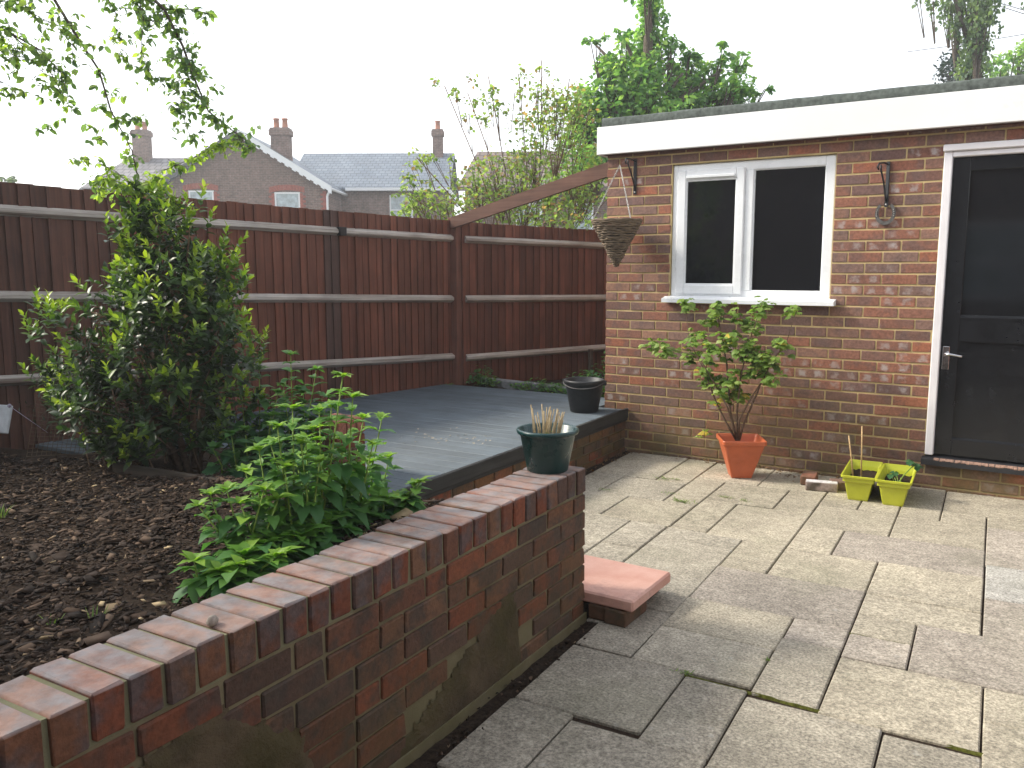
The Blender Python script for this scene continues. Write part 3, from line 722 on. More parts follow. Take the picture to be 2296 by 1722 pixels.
# long fence, from beyond the left of the picture to the post
FA, FB = (-2.97, -6.1), (-1.885, .44)
bays = [(0, .995)]
lf = fence('fence', FA, FB, 2.10, 1.928, .1, .1, [(1.93, 1.762, .004, bays), (1.42, 1.180, .006, bays), (.90, .612, .006, bays)], 'long dark brown close board fence with pale weathered rails behind the shrub')
rf = fence('fence', (-1.80, .47), (-.60, 2.79), 1.915, 1.84, .1, .1, [(1.755, 1.68, .0, [(.01, .995)]), (1.18, 1.14, .0, [(.01, .995)]), (.60, .63, .0, [(.01, .995)])], 'short dark brown close board fence between the beam post and the outbuilding')
box('fence_stake', (1.45, -.11, .33), (1.49, -.07, .62), M['oldwood'], rf, .004)
for bx, bz in ((L_, z_) for L_, z_ in ((3.74, 1.86), (5.25, 1.80))):
    box('rail_bracket', (bx, -.075, bz-.04), (bx+.07, -.012, bz+.03), M['blackiron'], lf, .003)
po = box('fence_post', (-.052, -.052, 0), (.052, .052, 1.64), M['post'], None, .005, None, (-1.86, .45, .32)); tag(po, 'thick brown timber post where the two fences meet', 'post')
bl = math.hypot(1.90, .44); ba = math.atan2(.44, 1.90)
be = MB(); be.hexa([(0, -.02, -.06), (1.84, -.02, .375), (1.84, .02, .375), (0, .02, -.06), (0, -.02, .045), (1.84, -.02, .495), (1.84, .02, .495), (0, .02, .045)])
be = be.build('timber_beam', M['beam'], None, False, None, (-1.845, .385, 1.915)); tag(be, 'sloping brown timber beam from the fence post up to the outbuilding', 'beam')
kb = box('concrete_kerb', (-.7, -.05, 0), (.75, .05, .09), M['lead'], None, .008, None, (-1.05, .60, .30), (0, 0, R(-6))); tag(kb, 'grey concrete kerb behind the deck', 'kerb')

def ray(px, py): return fwd + rt*(px-1148)/FPX + up*(861-py)/FPX
def onY(px, py, Y): d = ray(px, py); return CAM+d*((Y-CAM[1])/d[1])

# ================================================================ THINGS BY THE OUTBUILDING
# terracotta coloured pot
def sq_pot(name, prof_out, prof_in, mat, loc, rz, label, cat, group=None, ay=0., rc=.16, ribs=0):
    r = empty(name, loc, rz, label, cat, group)
    m = MB(); _, b0, n = m.sqlathe(prof_out+prof_in[::-1], ay=ay, rc=rc)
    tot = len(prof_out+prof_in)
    m.f.append(tuple(b0+k for k in range(n))[::-1]); m.f.append(tuple(b0+(tot-1)*n+k for k in range(n)))
    o = m.build('pot_body', mat, r, False)
    return r
opot = sq_pot('plant_pot', [(.070, 0), (.072, .004), (.140, .245), (.142, .248), (.151, .250), (.153, .256), (.153, .276), (.151, .280)],
              [(.066, .012), (.07, .03), (.135, .262), (.143, .279)], M['terracotta'], (1.275, -.36, 0), R(29), 'tall square terracotta orange plastic pot under the window', 'plant pot', rc=.12)
MB().quadbox((-.108, -.108, .17), (.108, .108, .20)).build('soil', M['soil'], opot)
# currant bush growing in it
def P5(x, y): return (1420+x/3.77, 660+y/3.77)
cur = empty('currant_bush', (1.275, -.36, .2), 0, 'leafy currant bush with bare lower stems growing in the orange pot', 'shrub')
cb = np.array([1.275, -.36, .2])
def Pw(x, y, Y=-.33): return onY(*P5(x, y), Y)-cb
st = MB()
mains = [[(872, 1235), (790, 1080), (690, 890), (600, 650), (480, 400), (435, 70)], [(878, 1235), (835, 1000), (780, 600), (725, 300), (700, 110)], [(885, 1235), (868, 1000), (905, 700), (960, 450), (1030, 250), (1085, 80)],
         [(895, 1235), (930, 1100), (1040, 830), (1130, 600), (1290, 430), (1365, 150)], [(880, 1235), (850, 1100), (790, 960), (720, 780), (560, 520), (300, 460), (180, 430)], [(890, 1235), (905, 1050), (990, 880), (1080, 740), (1180, 560)]]
for i, ml in enumerate(mains):
    yo = [-.36, -.30, -.40, -.33, -.42, -.37][i]
    pts = [Pw(x, y, -.36+(yo+.36)*min(k/3, 1)) + np.array([rnd.uniform(-.008, .008)]*3)*(k > 0) for k, (x, y) in enumerate(ml)]
    st.tube(pts, [.0085, .0075, .006, .0045, .0035, .002, .0015][:len(pts)], 6)
st.tube([Pw(905, 900, -.36), Pw(640, 1010, -.38), Pw(600, 1160, -.38), Pw(598, 1220, -.38)], .0018, 5)
o = st.build('stems', M['twig'], cur, True)
cl = [(440, 80, 9), (490, 130, 4), (700, 110, 12), (690, 190, 10), (620, 240, 6), (870, 190, 7), (950, 230, 6), (1085, 80, 9), (1070, 150, 8), (1030, 240, 6), (1030, 290, 7), (1350, 145, 8), (130, 425, 5), (190, 430, 6), (260, 400, 4), (260, 480, 8), (310, 490, 4), (440, 440, 3),
      (480, 350, 6), (590, 340, 9), (530, 400, 5), (650, 440, 10), (720, 460, 8), (520, 520, 9), (480, 540, 5), (640, 550, 6), (770, 370, 9), (840, 350, 8), (800, 440, 7), (790, 520, 4), (1000, 420, 12), (930, 470, 8), (960, 540, 12), (1050, 540, 12), (1140, 520, 9), (1220, 400, 10), (1300, 440, 6), (1190, 560, 6), (1090, 610, 10),
      (1120, 690, 10), (1150, 730, 7), (1010, 650, 9), (950, 700, 7), (590, 650, 8), (640, 700, 10), (700, 700, 5), (640, 770, 6), (730, 810, 7), (790, 740, 8), (850, 760, 9), (900, 850, 6), (850, 650, 4), (790, 840, 4), (690, 870, 4), (940, 860, 4), (790, 930, 3), (1240, 640, 3), (860, 130, 3), (600, 1180, 4), (850, 830, 5)]
P = []; D_ = []; Nn = []; LL = []; WW = []; LVv = []
for (x, y, n_) in cl:
    c = Pw(x, y, -.34+rnd.uniform(-.09, .07)); yellow = (x, y) in ((840, 350), (690, 870), (790, 840), (600, 1180))
    for k in range(int(n_*2.1)):
        p = c+np.array([rnd.gauss(0, .024), rnd.gauss(0, .035), rnd.gauss(0, .022)]); a = rnd.uniform(0, 6.28)
        d = np.array([math.cos(a), math.sin(a), rnd.uniform(-.55, .25)]); s_ = rnd.uniform(.040, .066)
        # a lobed leaf: three overlapping blades
        lv = min(max(rnd.gauss(.45, .22), 0), .86) if not (yellow and k < 3) and rnd.random() > .03 else 1.
        for da, f in ((0, 1.), (.75, .78), (-.75, .78)):
            dd = np.array([d[0]*math.cos(da)-d[1]*math.sin(da), d[0]*math.sin(da)+d[1]*math.cos(da), d[2]])
            P.append(p); D_.append(dd); Nn.append((rnd.uniform(-.25, .25), rnd.uniform(-.35, .15)-.25, 1)); LL.append(s_*f); WW.append(s_*f*.36); LVv.append(lv)
leaves('foliage', P, D_, Nn, LL, WW, LVv, M['currantleaf'], cur, .3, .2)

# two lime planters
planters = []
for i, (x, y, rz, lab) in enumerate(((2.105, -.385, 5, 'lime green trough planter with two canes, nearer the loose bricks'), (2.318, -.392, 4, 'lime green trough planter with a seedling, nearer the door'))):
    p = sq_pot('planter', [(.058, 0), (.062, .012), (.083, .122), (.094, .126), (.095, .150), (.105, .153), (.106, .166), (.103, .168)],
               [(.055, .012), (.06, .02), (.083, .13), (.096, .166)], M['lime'], (x, y, 0), R(rz), lab, 'planter', 'lime planters', ay=.148, rc=.1)
    m = MB(); grid_n = 10
    for a in range(grid_n+1):
        for b_ in range(grid_n+1):
            m.v.append((-.078+.156*b_/grid_n, -.225+.45*a/grid_n, .105+rnd.uniform(-.006, .006)))
    for a in range(grid_n):
        for b_ in range(grid_n): q = a*(grid_n+1)+b_; m.f.append((q, q+1, q+grid_n+2, q+grid_n+1))
    m.build('soil', M['soil'], p, True)
    planters.append(p)
for (x, y, dx, dz, lab) in ((2.075, -.50, -.045, .34, 'shorter leaning bamboo cane in the lime planter'), (2.095, -.36, -.012, .385, 'taller upright bamboo cane in the lime planter')):
    c = MB().tube([(0, 0, 0), (dx*.5, .003, dz*.5-.0), (dx, 0, dz-.03)], [.0055, .005, .0045], 7).build('bamboo_cane', M['cane'], None, True, None, (x, y, .09)); tag(c, lab, 'cane', 'canes in the planter')
sd = empty('seedling', (2.33, -.46, .1), 0, 'young seedling with round leaves in the lime planter by the door', 'plant')
sm = MB().tube([(0, 0, 0), (.03, .02, .06), (.07, .06, .115), (.085, .09, .13)], .0035, 6); sm.tube([(-.02, .03, 0), (-.04, .05, .05)], .003, 6)
for k in range(9): a = rnd.uniform(0, 6.28); sm.tube([(.03+.03*math.cos(a), -.02+.03*math.sin(a), 0), (.03+.06*math.cos(a), -.02+.06*math.sin(a), rnd.uniform(.02, .06))], .0022, 5)
sm.build('stem', M['greenstem'], sd, True)
P = []; D_ = []; LL = []; LV = []
for (p, s_) in (((.085, .09, .13), .062), ((.055, .05, .155), .055), ((.10, .07, .12), .05), ((-.045, .055, .055), .055), ((-.03, .1, .06), .05)):
    for k in range(3): a = k*2.1+rnd.uniform(0, 1); P.append(p); D_.append((math.cos(a), math.sin(a), rnd.uniform(-.3, .1))); LL.append(s_); LV.append(rnd.uniform(0, .45))
leaves('leaf', P, D_, [(0, -.3, 1)]*len(P), LL, np.array(LL)*.42, LV, M['herbleaf'], sd)
# loose bricks beside the planters
for (dx, dy, dz, x, y, z, rz, c, lab) in ((.205, .075, .06, 1.865, -.455, .03, 14, (.42, .33, .31, 0), 'loose brick lying flat with whitewashed top in front of two others'), (.10, .18, .065, 1.745, -.29, .0325, 8, (.30, .12, .085, 0), 'loose reddish half brick by the outbuilding wall, furthest from planters'),
                                          (.13, .10, .062, 1.965, -.36, .031, 20, (.2, .12, .1, 0), 'loose brown brick touching the lime planter')):
    o = linkobj('loose_brick', brick_mesh(dx, dy, dz, M['gbrick'], .006), None, (x, y, z), (0, 0, R(rz)), c); tag(o, lab, 'brick', 'loose bricks by the planters')
    if dx > .2:
        wt = MB().bbox((-dx/2+.004, -dy/2+.003, dz/2-.002), (dx/2-.004, dy/2-.004, dz/2+.0015), .001).build('whitewash', plain('whitewash', (.62, .60, .60), .9, .2, var=.25, scale=40), o)
# bucket on the deck
bk = empty('bucket', (-.005, -.345, .351), 0, 'black plastic bucket with a folded down handle on the deck', 'bucket')
m = MB().lathe([(.0, .0), (.105, .0), (.112, .006), (.150, .225), (.158, .228), (.163, .238), (.163, .253), (.156, .258), (.148, .255), (.108, .012), (0, .012)], 40); m.build('bucket_body', M['blackplastic'], bk, True)
hp = [(.166*math.cos(a), .166*math.sin(a), .236-.035*math.sin(max(min((a+R(150))/R(152), 1), 0)*math.pi)) for a in np.linspace(R(-165), R(15), 24)]
MB().tube(hp, .004, 7).build('handle', M['rustiron'], bk, True)
for a in (-165, 15): box('handle_lug', (-.016, -.012, -.02), (.016, .012, .018), M['blackplastic'], bk, .004, None, (.163*math.cos(R(a)), .163*math.sin(R(a)), .236), (0, 0, R(a)))
# green pot on the end of the wall
gp = empty('plant_pot', (1.405, -3.295, .666), 0, 'round dark green pot standing on the end of the brick wall', 'plant pot')
m = MB().lathe([(0, 0), (.080, 0), (.085, .004), (.114, .152), (.118, .155), (.126, .158), (.129, .166), (.128, .174), (.122, .177), (.115, .172), (.088, .02), (0, .02)], 44); m.build('pot_body', M['greenplastic'], gp, True)
MB().lathe([(0, .105), (.10, .104)], 24).build('soil', M['soil'], gp, True)
ds_ = empty('dead_stems', (1.405, -3.295, .77), 0, 'cut dry plant stems sprouting yellow shoots in the green pot', 'plant')
m = MB(); P = []; D_ = []; LL = []; LV = []
for k in range(26):
    a = rnd.uniform(0, 6.28); r_ = rnd.uniform(.005, .055); h = rnd.uniform(.10, .165); l_ = rnd.uniform(.3, 1.)*.028
    m.tube([(r_*math.cos(a)-.01, r_*math.sin(a), 0), (r_*math.cos(a)*1.1-.01, r_*math.sin(a)*1.1, h*.5), ((r_+l_)*math.cos(a)-.01, (r_+l_)*math.sin(a), h)], [.0035, .003, .0022], 6)
for k in range(60):
    a = rnd.uniform(0, 6.28); r_ = rnd.uniform(0, .05); P.append((r_*math.cos(a), r_*math.sin(a), rnd.uniform(.0, .05))); D_.append((rnd.gauss(0, 1), rnd.gauss(0, 1), .8)); LL.append(rnd.uniform(.012, .022)); LV.append(rnd.uniform(.75, 1))
m.build('dry_stem', M['straw'], ds_, True).__setitem__('kind', 'stuff')
leaves('new_shoots', P, D_, [(0, 0, 1)]*60, LL, np.array(LL)*.35, LV, M['grass'], ds_, kind='stuff')
# terracotta slab used as a step, on three bricks
ts = box('stepping_slab', (-.225, -.2, -.026), (.225, .2, .026), M['tslab'], None, .008, None, (1.515, -2.957, .0965), (R(.8), R(-.3), R(-.5))); tag(ts, 'pink terracotta coloured paving slab resting on bricks as a step', 'slab')
for (x, y, rz, lab) in ((1.585, -3.105, 4, 'dark brick under the near end of the pink slab, nearest the garden wall'), (1.66, -3.06, 90, 'dark brick under the corner of the pink slab'), (1.62, -2.82, 92, 'dark brick under the far side of the pink slab')):
    o = linkobj('support_brick', brick_mesh(.12 if rz < 10 else .215, .10, .065, M['gbrick'], .006), None, (x, y, .0335), (0, 0, R(rz)), (.15, .065, .045, 0)); tag(o, lab, 'brick', 'bricks under the slab')
# hanging basket and brackets
def bracket(name, x, z0, z1, reach, rz, label):
    r = empty(name, (x, -.004, z0), rz, label, 'bracket'); h = z1-z0
    box('back_plate', (-.013, -.008, 0), (.013, .0, h), M['blackiron'], r, .003)
    MB().tube([(0, -.004, h-.02), (0, -reach*.5, h-.012), (0, -reach, h-.02), (0, -reach-.02, h-.045), (0, -reach-.004, h-.06)], .006, 8).build('arm', M['blackiron'], r, True)
    MB().tube([(0, -.006, .03), (0, -.02, .07), (0, -reach*.45, h*.55), (0, -reach*.8, h-.06), (0, -reach*.85, h-.03)], .006, 8).build('scroll', M['blackiron'], r, True)
    for zz in (.018, h-.018): MB().lathe([(0, -.001), (.006, 0), (.005, .004), (0, .005)], 10).build('screw', M['chain'], r, True, None, (0, -.008, zz), (R(90), 0, 0))
    return r
bracket('wall_bracket', .247, 2.053, 2.325, .235, R(8), 'black iron wall bracket under the fascia holding the hanging basket')
hb_ = empty('hanging_basket', (.215, -.255, 1.49), 0, 'cone shaped woven wicker hanging basket on chains by the corner', 'basket')
hz = .335
def wick_mat():
    n = N('wicker'); o = n.coord(); v = n.mulv(o, (9, 9, 75.)); g = n.noise(v, 2.2, 5, .7)
    c = n.mix(n.ramp(g, .3, .7), (.02, .014, .011), (.30, .22, .14)); return n.done(n.bsdf(c, .75, .3, n.bump(g, .4, .004)))
M['wicker'] = wick_mat()
m = MB(); turns = 20
for k in range(turns):
    t = (k+.5)/turns; r0 = .004+.178*t; z = hz*t; pts = []
    for i in range(25):
        a = 2*math.pi*i/24; wv = (.006 if (i+k) % 2 else -.004); pts.append(((r0+wv)*math.cos(a+k*.4), (r0+wv)*math.sin(a+k*.4), z+rnd.uniform(-.004, .004)))
    m.tube(pts, rnd.uniform(.0075, .0105), 6, False)
m.build('weave', M['wicker'], hb_, True)
m = MB()
for k in range(2): m.tube([((.186+.004*k)*math.cos(a), (.186+.004*k)*math.sin(a), hz+.006+.012*k+.003*math.sin(9*a+k)) for a in np.linspace(0, 2*math.pi, 33)], .0095, 7, False)
m.build('rim', M['wicker'], hb_, True)
MB().lathe([(0, .02), (.165, hz-.02)], 20).build('liner', M['soil'], hb_, True)
for a in (200, 330, 80):
    m = MB(); p0 = np.array([.186*math.cos(R(a)), .186*math.sin(R(a)), hz+.02]); p1 = np.array([.02, .0, .765]); nl = 34
    for i in range(nl):
        c = p0+(p1-p0)*(i+.5)/nl; ax = (p1-p0)/np.linalg.norm(p1-p0); sd_ = np.cross(ax, [0, 0, 1.]); sd_ /= np.linalg.norm(sd_); s2 = np.cross(ax, sd_); q = sd_ if i % 2 else s2
        m.tube([c+ax*.0095*math.cos(b_)+q*.0048*math.sin(b_) for b_ in np.linspace(0, 2*math.pi, 9)], .0016, 4, False)
    m.build('chain', M['chain'], hb_, True)
bracket('wall_bracket', 2.094, 1.885, 2.185, .115, R(-20), 'black iron wall bracket between window and door with the horseshoe below')
m = MB(); pts = []
for a in np.linspace(R(-235), R(55), 26): pts.append((.054*math.cos(a), 0, .07+.066*math.sin(a)))
b0 = len(m.v); n_ = len(pts)
for i, (x, y, z) in enumerate(pts):
    d = np.array([x, 0, z-.07]); d /= np.linalg.norm(d); wd = .0125*(1-.25*abs(i/(n_-1)-.5)*2)
    for s_, yy in ((-1, -.006), (1, -.006), (1, .006), (-1, .006)): m.v.append((x+d[0]*wd*s_, yy, z+d[2]*wd*s_))
for i in range(n_-1):
    for k in range(4): m.f.append((i*4+k, i*4+(k+1) % 4, i*4+4+(k+1) % 4, i*4+4+k))
m.f.append((0, 1, 2, 3)); m.f.append(tuple((n_-1)*4+k for k in (3, 2, 1, 0)))
hsh = m.build('horseshoe', M['rustiron'], None, False, None, (2.092, -.016, 1.775)); tag(hsh, 'old iron horseshoe on the brick wall below the black bracket', 'horseshoe')
for k in range(8):
    i = 3+k if k < 4 else 15+k; x, y, z = pts[i]; MB().quadbox((x-.003, -.0085, z-.004), (x+.003, -.005, z+.004)).build('nail', M['chain'], hsh)
for o_ in [c for c in hsh.children]: pass

# ================================================================ PLANTING
def lateral(v): return rt0*v
# glossy evergreen shrub
bush_c = at(345, 800, 4.35); bb = np.array([bush_c[0], bush_c[1], .50])
shrub = empty('evergreen_shrub', tuple(bb), 0, 'large glossy evergreen shrub with bright new tips at the left in the mulch bed', 'shrub')
prof = [(.02, .24, -.02), (.12, .34, -.02), (.30, .42, .0), (.50, .42, .01), (.66, .37, .05), (.85, .31, .10), (.96, .22, .11), (1.05, .12, .04), (1.2, .08, .0), (1.3, .05, -.01)]
def pf(z, c): return np.interp(z, [p[0] for p in prof], [p[c] for p in prof])
P = []; D_ = []; Nn = []; LL = []; WW = []; LV = []
stem = MB()
def shoot(p, d, n_, bright, ln, step=.011):
    d = d/np.linalg.norm(d); a0 = rnd.uniform(0, 6.28)
    u = np.cross(d, [.3, .2, 1.]); u /= np.linalg.norm(u); v = np.cross(d, u)
    for k in range(n_):
        t = k/(n_-1); a = a0+k*2.4; q = p+d*step*k
        out = math.cos(a)*u+math.sin(a)*v; dd = out*(1.05-.65*t)+d*(.35+.8*t)
        P.append(q); D_.append(dd); Nn.append(d+np.array([0, 0, .35])); s_ = ln*rnd.uniform(.75, 1.15)*(1-.35*t)
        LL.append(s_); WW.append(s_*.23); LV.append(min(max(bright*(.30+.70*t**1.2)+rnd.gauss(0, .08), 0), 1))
    return p+d*step*n_
for i in range(820):
    z = rnd.uniform(.03, 1.28); z = z if z < 1.05 or rnd.random() < .3 else rnd.uniform(.1, 1.0); a = rnd.uniform(0, 6.28); hw = pf(z, 1)*(1.04+.17*math.sin(3*a+6*z)+.13*math.sin(7*a-9*z)); off = pf(z, 2)
    f = math.sqrt(rnd.uniform(.12, 1.05)) ; r_ = hw*f
    p = rt0*(off+r_*math.cos(a)) + HF*(r_*math.sin(a)*.9); p = np.array([p[0], p[1], z])
    o_ = rt0*math.cos(a)+HF*math.sin(a); d = o_*rnd.uniform(.3, .9)+np.array([0, 0, rnd.uniform(.45, 1.1)])+np.array([rnd.gauss(0, .25) for _ in range(3)])
    outer = f > .78; top = z/1.3
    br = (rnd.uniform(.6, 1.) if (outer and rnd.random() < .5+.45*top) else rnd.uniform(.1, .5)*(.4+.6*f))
    if outer and rnd.random() < .5:
        p0 = p-d/np.linalg.norm(d)*rnd.uniform(.1, .2); stem.tube([p0*np.array([.8, .8, .95]), p0, p], [.005, .004, .003], 5)
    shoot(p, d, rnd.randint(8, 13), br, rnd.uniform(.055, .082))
for (x, y, n_) in ((90, 690, 4), (110, 700, 3), (140, 705, 3), (85, 735, 3), (330, 460, 4), (300, 490, 3), (360, 480, 4), (400, 490, 4), (420, 480, 3), (260, 530, 3), (480, 560, 5), (470, 590, 5), (500, 600, 5), (120, 880, 4), (110, 830, 3), (560, 775, 4), (280, 560, 4), (350, 520, 4)):
    for k in range(n_):
        p = at(x+rnd.gauss(0, 13), y+rnd.gauss(0, 13), 4.25+rnd.gauss(0, .1))-bb
        shoot(p, np.array([rnd.gauss(0, .35), rnd.gauss(0, .35), 1.]), 12, rnd.uniform(.75, 1.), .062)
for (x0, y0, x1, y1) in ((200, 840, 95, 700), (380, 600, 330, 460), (400, 620, 410, 490), (440, 700, 480, 560)):
    a = at(x0, y0, 4.35)-bb; b_ = at(x1, y1, 4.25)-bb; stem.tube([a, (a+b_)/2+np.array([0, 0, .01]), b_], [.008, .006, .003], 6)
for k in range(9):
    a = 2*math.pi*k/9; e = np.array([.3*math.cos(a), .3*math.sin(a), rnd.uniform(.5, .95)]); stem.tube([(.04*math.cos(a)+.13, .04*math.sin(a)+.05, -.08), e*np.array([.45, .45, .45])+np.array([.08, .03, 0]), e], [.02, .014, .006], 7)
stem.build('branches', M['twig'], shrub, True)
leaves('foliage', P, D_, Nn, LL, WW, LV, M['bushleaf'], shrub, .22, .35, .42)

# herbs: square stems with opposite pairs of leaves
def herb(loc, stems, label, name='herb_plant', size=1., dull=0., grp='herbs growing along the wall'):
    r = empty(name, loc, 0, label, 'herb', grp); l0 = np.array(loc)
    m = MB(); P = []; D_ = []; Nn = []; LL = []; LV = []
    for (b_, t_) in stems:
        b_ = np.array(b_)-l0; t_ = np.array(t_)-l0; h = np.linalg.norm(t_-b_); mid = (b_+t_)/2+np.array([rnd.gauss(0, .012), rnd.gauss(0, .012), .0])
        m.tube([b_, mid, t_], [.0042, .0036, .002], 5)
        nn = max(4, int(h/.046)); ph = rnd.uniform(0, 3.14)
        for k in range(nn+1):
            t = (k+.25)/(nn+.25); q = (1-t)**2*b_+2*t*(1-t)*mid+t*t*t_
            for s_ in (0, math.pi):
                a = ph+(k % 2)*math.pi/2+s_+rnd.gauss(0, .2)
                ln = size*(.135-.075*t)*rnd.uniform(.8, 1.2); el = -.35+1.15*t**1.5+rnd.gauss(0, .2)
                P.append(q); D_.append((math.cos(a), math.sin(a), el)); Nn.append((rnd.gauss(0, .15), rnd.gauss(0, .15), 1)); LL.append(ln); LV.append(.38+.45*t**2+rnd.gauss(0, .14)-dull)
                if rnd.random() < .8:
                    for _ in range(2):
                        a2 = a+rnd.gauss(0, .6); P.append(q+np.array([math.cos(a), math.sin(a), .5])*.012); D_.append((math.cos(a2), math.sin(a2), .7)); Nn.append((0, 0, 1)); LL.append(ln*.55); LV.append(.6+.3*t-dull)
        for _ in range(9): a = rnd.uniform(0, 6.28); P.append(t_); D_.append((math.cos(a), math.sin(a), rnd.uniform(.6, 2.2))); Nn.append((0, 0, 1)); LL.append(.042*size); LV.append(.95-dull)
    m.build('stems', M['greenstem'], r, True)['kind'] = 'stuff'; LL = np.array(LL)
    leaves('foliage', P, D_, Nn, LL, LL*.27, LV, M['herbleaf'], r, .5, .28, .4); return r
def hb(x, y, z=.6):                               # where a stem leaves the ground
    d = ray(x*1.038, y*1.038); return CAM+d*((z-CAM[2])/d[2])
def hstem(bx, by, tx, ty, z=.6, lean=0.):
    b_ = hb(bx, by, z); d = float((b_-CAM).dot(HF)); return (b_, at(tx, ty, d-lean))
herb(tuple(hb(700, 1160)), [hstem(690, 1160, 740, 815), hstem(720, 1150, 716, 880), hstem(700, 1165, 690, 890), hstem(730, 1150, 762, 860), hstem(750, 1140, 735, 950), hstem(675, 1165, 660, 950), hstem(740, 1130, 785, 905), hstem(705, 1150, 675, 930), hstem(760, 1135, 805, 960), hstem(690, 1150, 640, 1000)], 'tallest bright green herb clump right behind the brick coping')
herb(tuple(hb(640, 1190)), [hstem(640, 1185, 632, 885), hstem(620, 1190, 600, 925), hstem(650, 1190, 650, 960), hstem(610, 1195, 560, 975), hstem(640, 1200, 615, 1010), hstem(660, 1185, 690, 1000), hstem(600, 1190, 530, 1020), hstem(630, 1180, 585, 960), hstem(590, 1200, 560, 1060)], 'bright green herb clump with big low leaves left of the tallest clump')
herb(tuple(hb(800, 1110)), [hstem(800, 1110, 825, 905), hstem(812, 1100, 840, 990), hstem(790, 1115, 800, 1000), hstem(785, 1120, 770, 1030), hstem(810, 1110, 860, 1075)], 'bright green herb clump in front of the deck corner')
herb(tuple(hb(540, 1240)), [hstem(535, 1215, 455, 1070, .59), hstem(545, 1225, 520, 1090, .59), hstem(560, 1220, 570, 1060, .59), hstem(580, 1215, 600, 1080, .59), hstem(530, 1225, 430, 1095, .59), hstem(550, 1215, 490, 1060, .59)], 'leaning herb sprouts at the left end of the herb row')
herb(tuple(hb(450, 1280)), [hstem(450, 1275, 420, 1215, .59), hstem(465, 1275, 475, 1235, .59), hstem(500, 1265, 520, 1225, .6), hstem(560, 1245, 600, 1205, .61)], 'smallest low herb sprigs touching the coping nearest the camera', size=1.25)
herb(tuple(hb(875, 1095, .62)), [hstem(868, 1105, 895, 1050, .62), hstem(870, 1105, 905, 1045, .62), hstem(872, 1106, 880, 1075, .62)], 'single small herb sprig rising behind the coping beside the deck edge')
low = []
for (x, y) in ((640, 1205), (600, 1215), (690, 1180), (740, 1160), (560, 1225), (780, 1140), (660, 1195), (820, 1125), (520, 1245)): low.append((hb(x, y), at(x+rnd.uniform(-14, 14), y-45, float((hb(x, y)-CAM).dot(HF)))))
herb(tuple(hb(650, 1205)), low, 'broad low herb leaves spilling onto the brick coping', size=1.55, dull=.15)
def back(x, y): return hb(x, y, .45)
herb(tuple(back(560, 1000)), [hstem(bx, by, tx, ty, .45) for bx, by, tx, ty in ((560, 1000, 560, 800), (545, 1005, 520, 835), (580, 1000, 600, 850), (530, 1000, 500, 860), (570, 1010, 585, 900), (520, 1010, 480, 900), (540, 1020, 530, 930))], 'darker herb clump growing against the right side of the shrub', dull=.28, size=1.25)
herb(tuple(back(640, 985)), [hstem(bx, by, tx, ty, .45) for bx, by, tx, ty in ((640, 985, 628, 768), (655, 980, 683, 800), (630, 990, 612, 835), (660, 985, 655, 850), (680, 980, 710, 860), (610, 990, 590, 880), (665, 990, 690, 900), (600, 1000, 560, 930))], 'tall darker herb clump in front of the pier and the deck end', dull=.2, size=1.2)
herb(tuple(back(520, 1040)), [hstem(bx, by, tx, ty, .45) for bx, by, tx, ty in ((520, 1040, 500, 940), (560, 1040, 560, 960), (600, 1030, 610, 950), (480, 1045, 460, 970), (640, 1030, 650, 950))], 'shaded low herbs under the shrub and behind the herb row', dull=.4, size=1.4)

# bark mulch
n_ = 32000; P = []; 
X = rs.uniform(-2.3, 1.33, n_); Yv = rs.uniform(-6.2, -3.72, n_)
Z = np.array([bed_z(a, b_) for a, b_ in zip(X, Yv)])+rs.uniform(.0, .022, n_)
ang = rs.uniform(0, 2*np.pi, n_); Dm = np.stack([np.cos(ang), np.sin(ang), rs.normal(0, .22, n_)], 1); Nm = np.stack([rs.normal(0, .35, n_), rs.normal(0, .35, n_), np.ones(n_)], 1)
Lm = np.clip(rs.lognormal(np.log(.017), .6, n_), .01, .085)
keep = X < 1.515-.235-(Yv+3.165)*.0375
keep &= ~((rs.uniform(0, 1, n_) < .25) & (Yv < -5.4))
def chips(name, C0, Dv, Nv, L, W, T, lv, mat):
    Dv = unit(Dv); Nv = unit(Nv-Dv*(Nv*Dv).sum(1, keepdims=True)); S = np.cross(Dv, Nv); n = len(C0); V = []
    for a, b_, c in ((-1, -1, -1), (1, -1, -1), (1, 1, -1), (-1, 1, -1), (-1, -1, 1), (1, -1, 1), (1, 1, 1), (-1, 1, 1)):
        j = lambda lo: rs.uniform(lo, 1., (n, 1))
        V.append(C0+Dv*L[:, None]*.5*a*j(.45)+S*W[:, None]*b_*j(.35)+Nv*T[:, None]*c*j(.4))
    V = np.stack(V, 1); F = np.array([[3, 2, 1, 0], [4, 5, 6, 7], [0, 1, 5, 4], [1, 2, 6, 5], [2, 3, 7, 6], [3, 0, 4, 7]]); A_ = (np.arange(n)[:, None, None]*8+F[None]).reshape(-1, 4); nf = len(A_)
    me = bpy.data.meshes.new(name); me.vertices.add(n*8); me.vertices.foreach_set('co', V.reshape(-1)); me.loops.add(nf*4); me.loops.foreach_set('vertex_index', A_.reshape(-1).astype(np.int32))
    me.polygons.add(nf); me.polygons.foreach_set('loop_start', np.arange(0, nf*4, 4, dtype=np.int32)); me.polygons.foreach_set('loop_total', np.full(nf, 4, np.int32)); me.update(calc_edges=True); me.validate()
    me.attributes.new('lv', 'FLOAT', 'POINT').data.foreach_set('value', np.repeat(np.clip(lv, 0, 1), 8).astype(np.float32)); me.materials.append(mat); return linkobj(name, me)
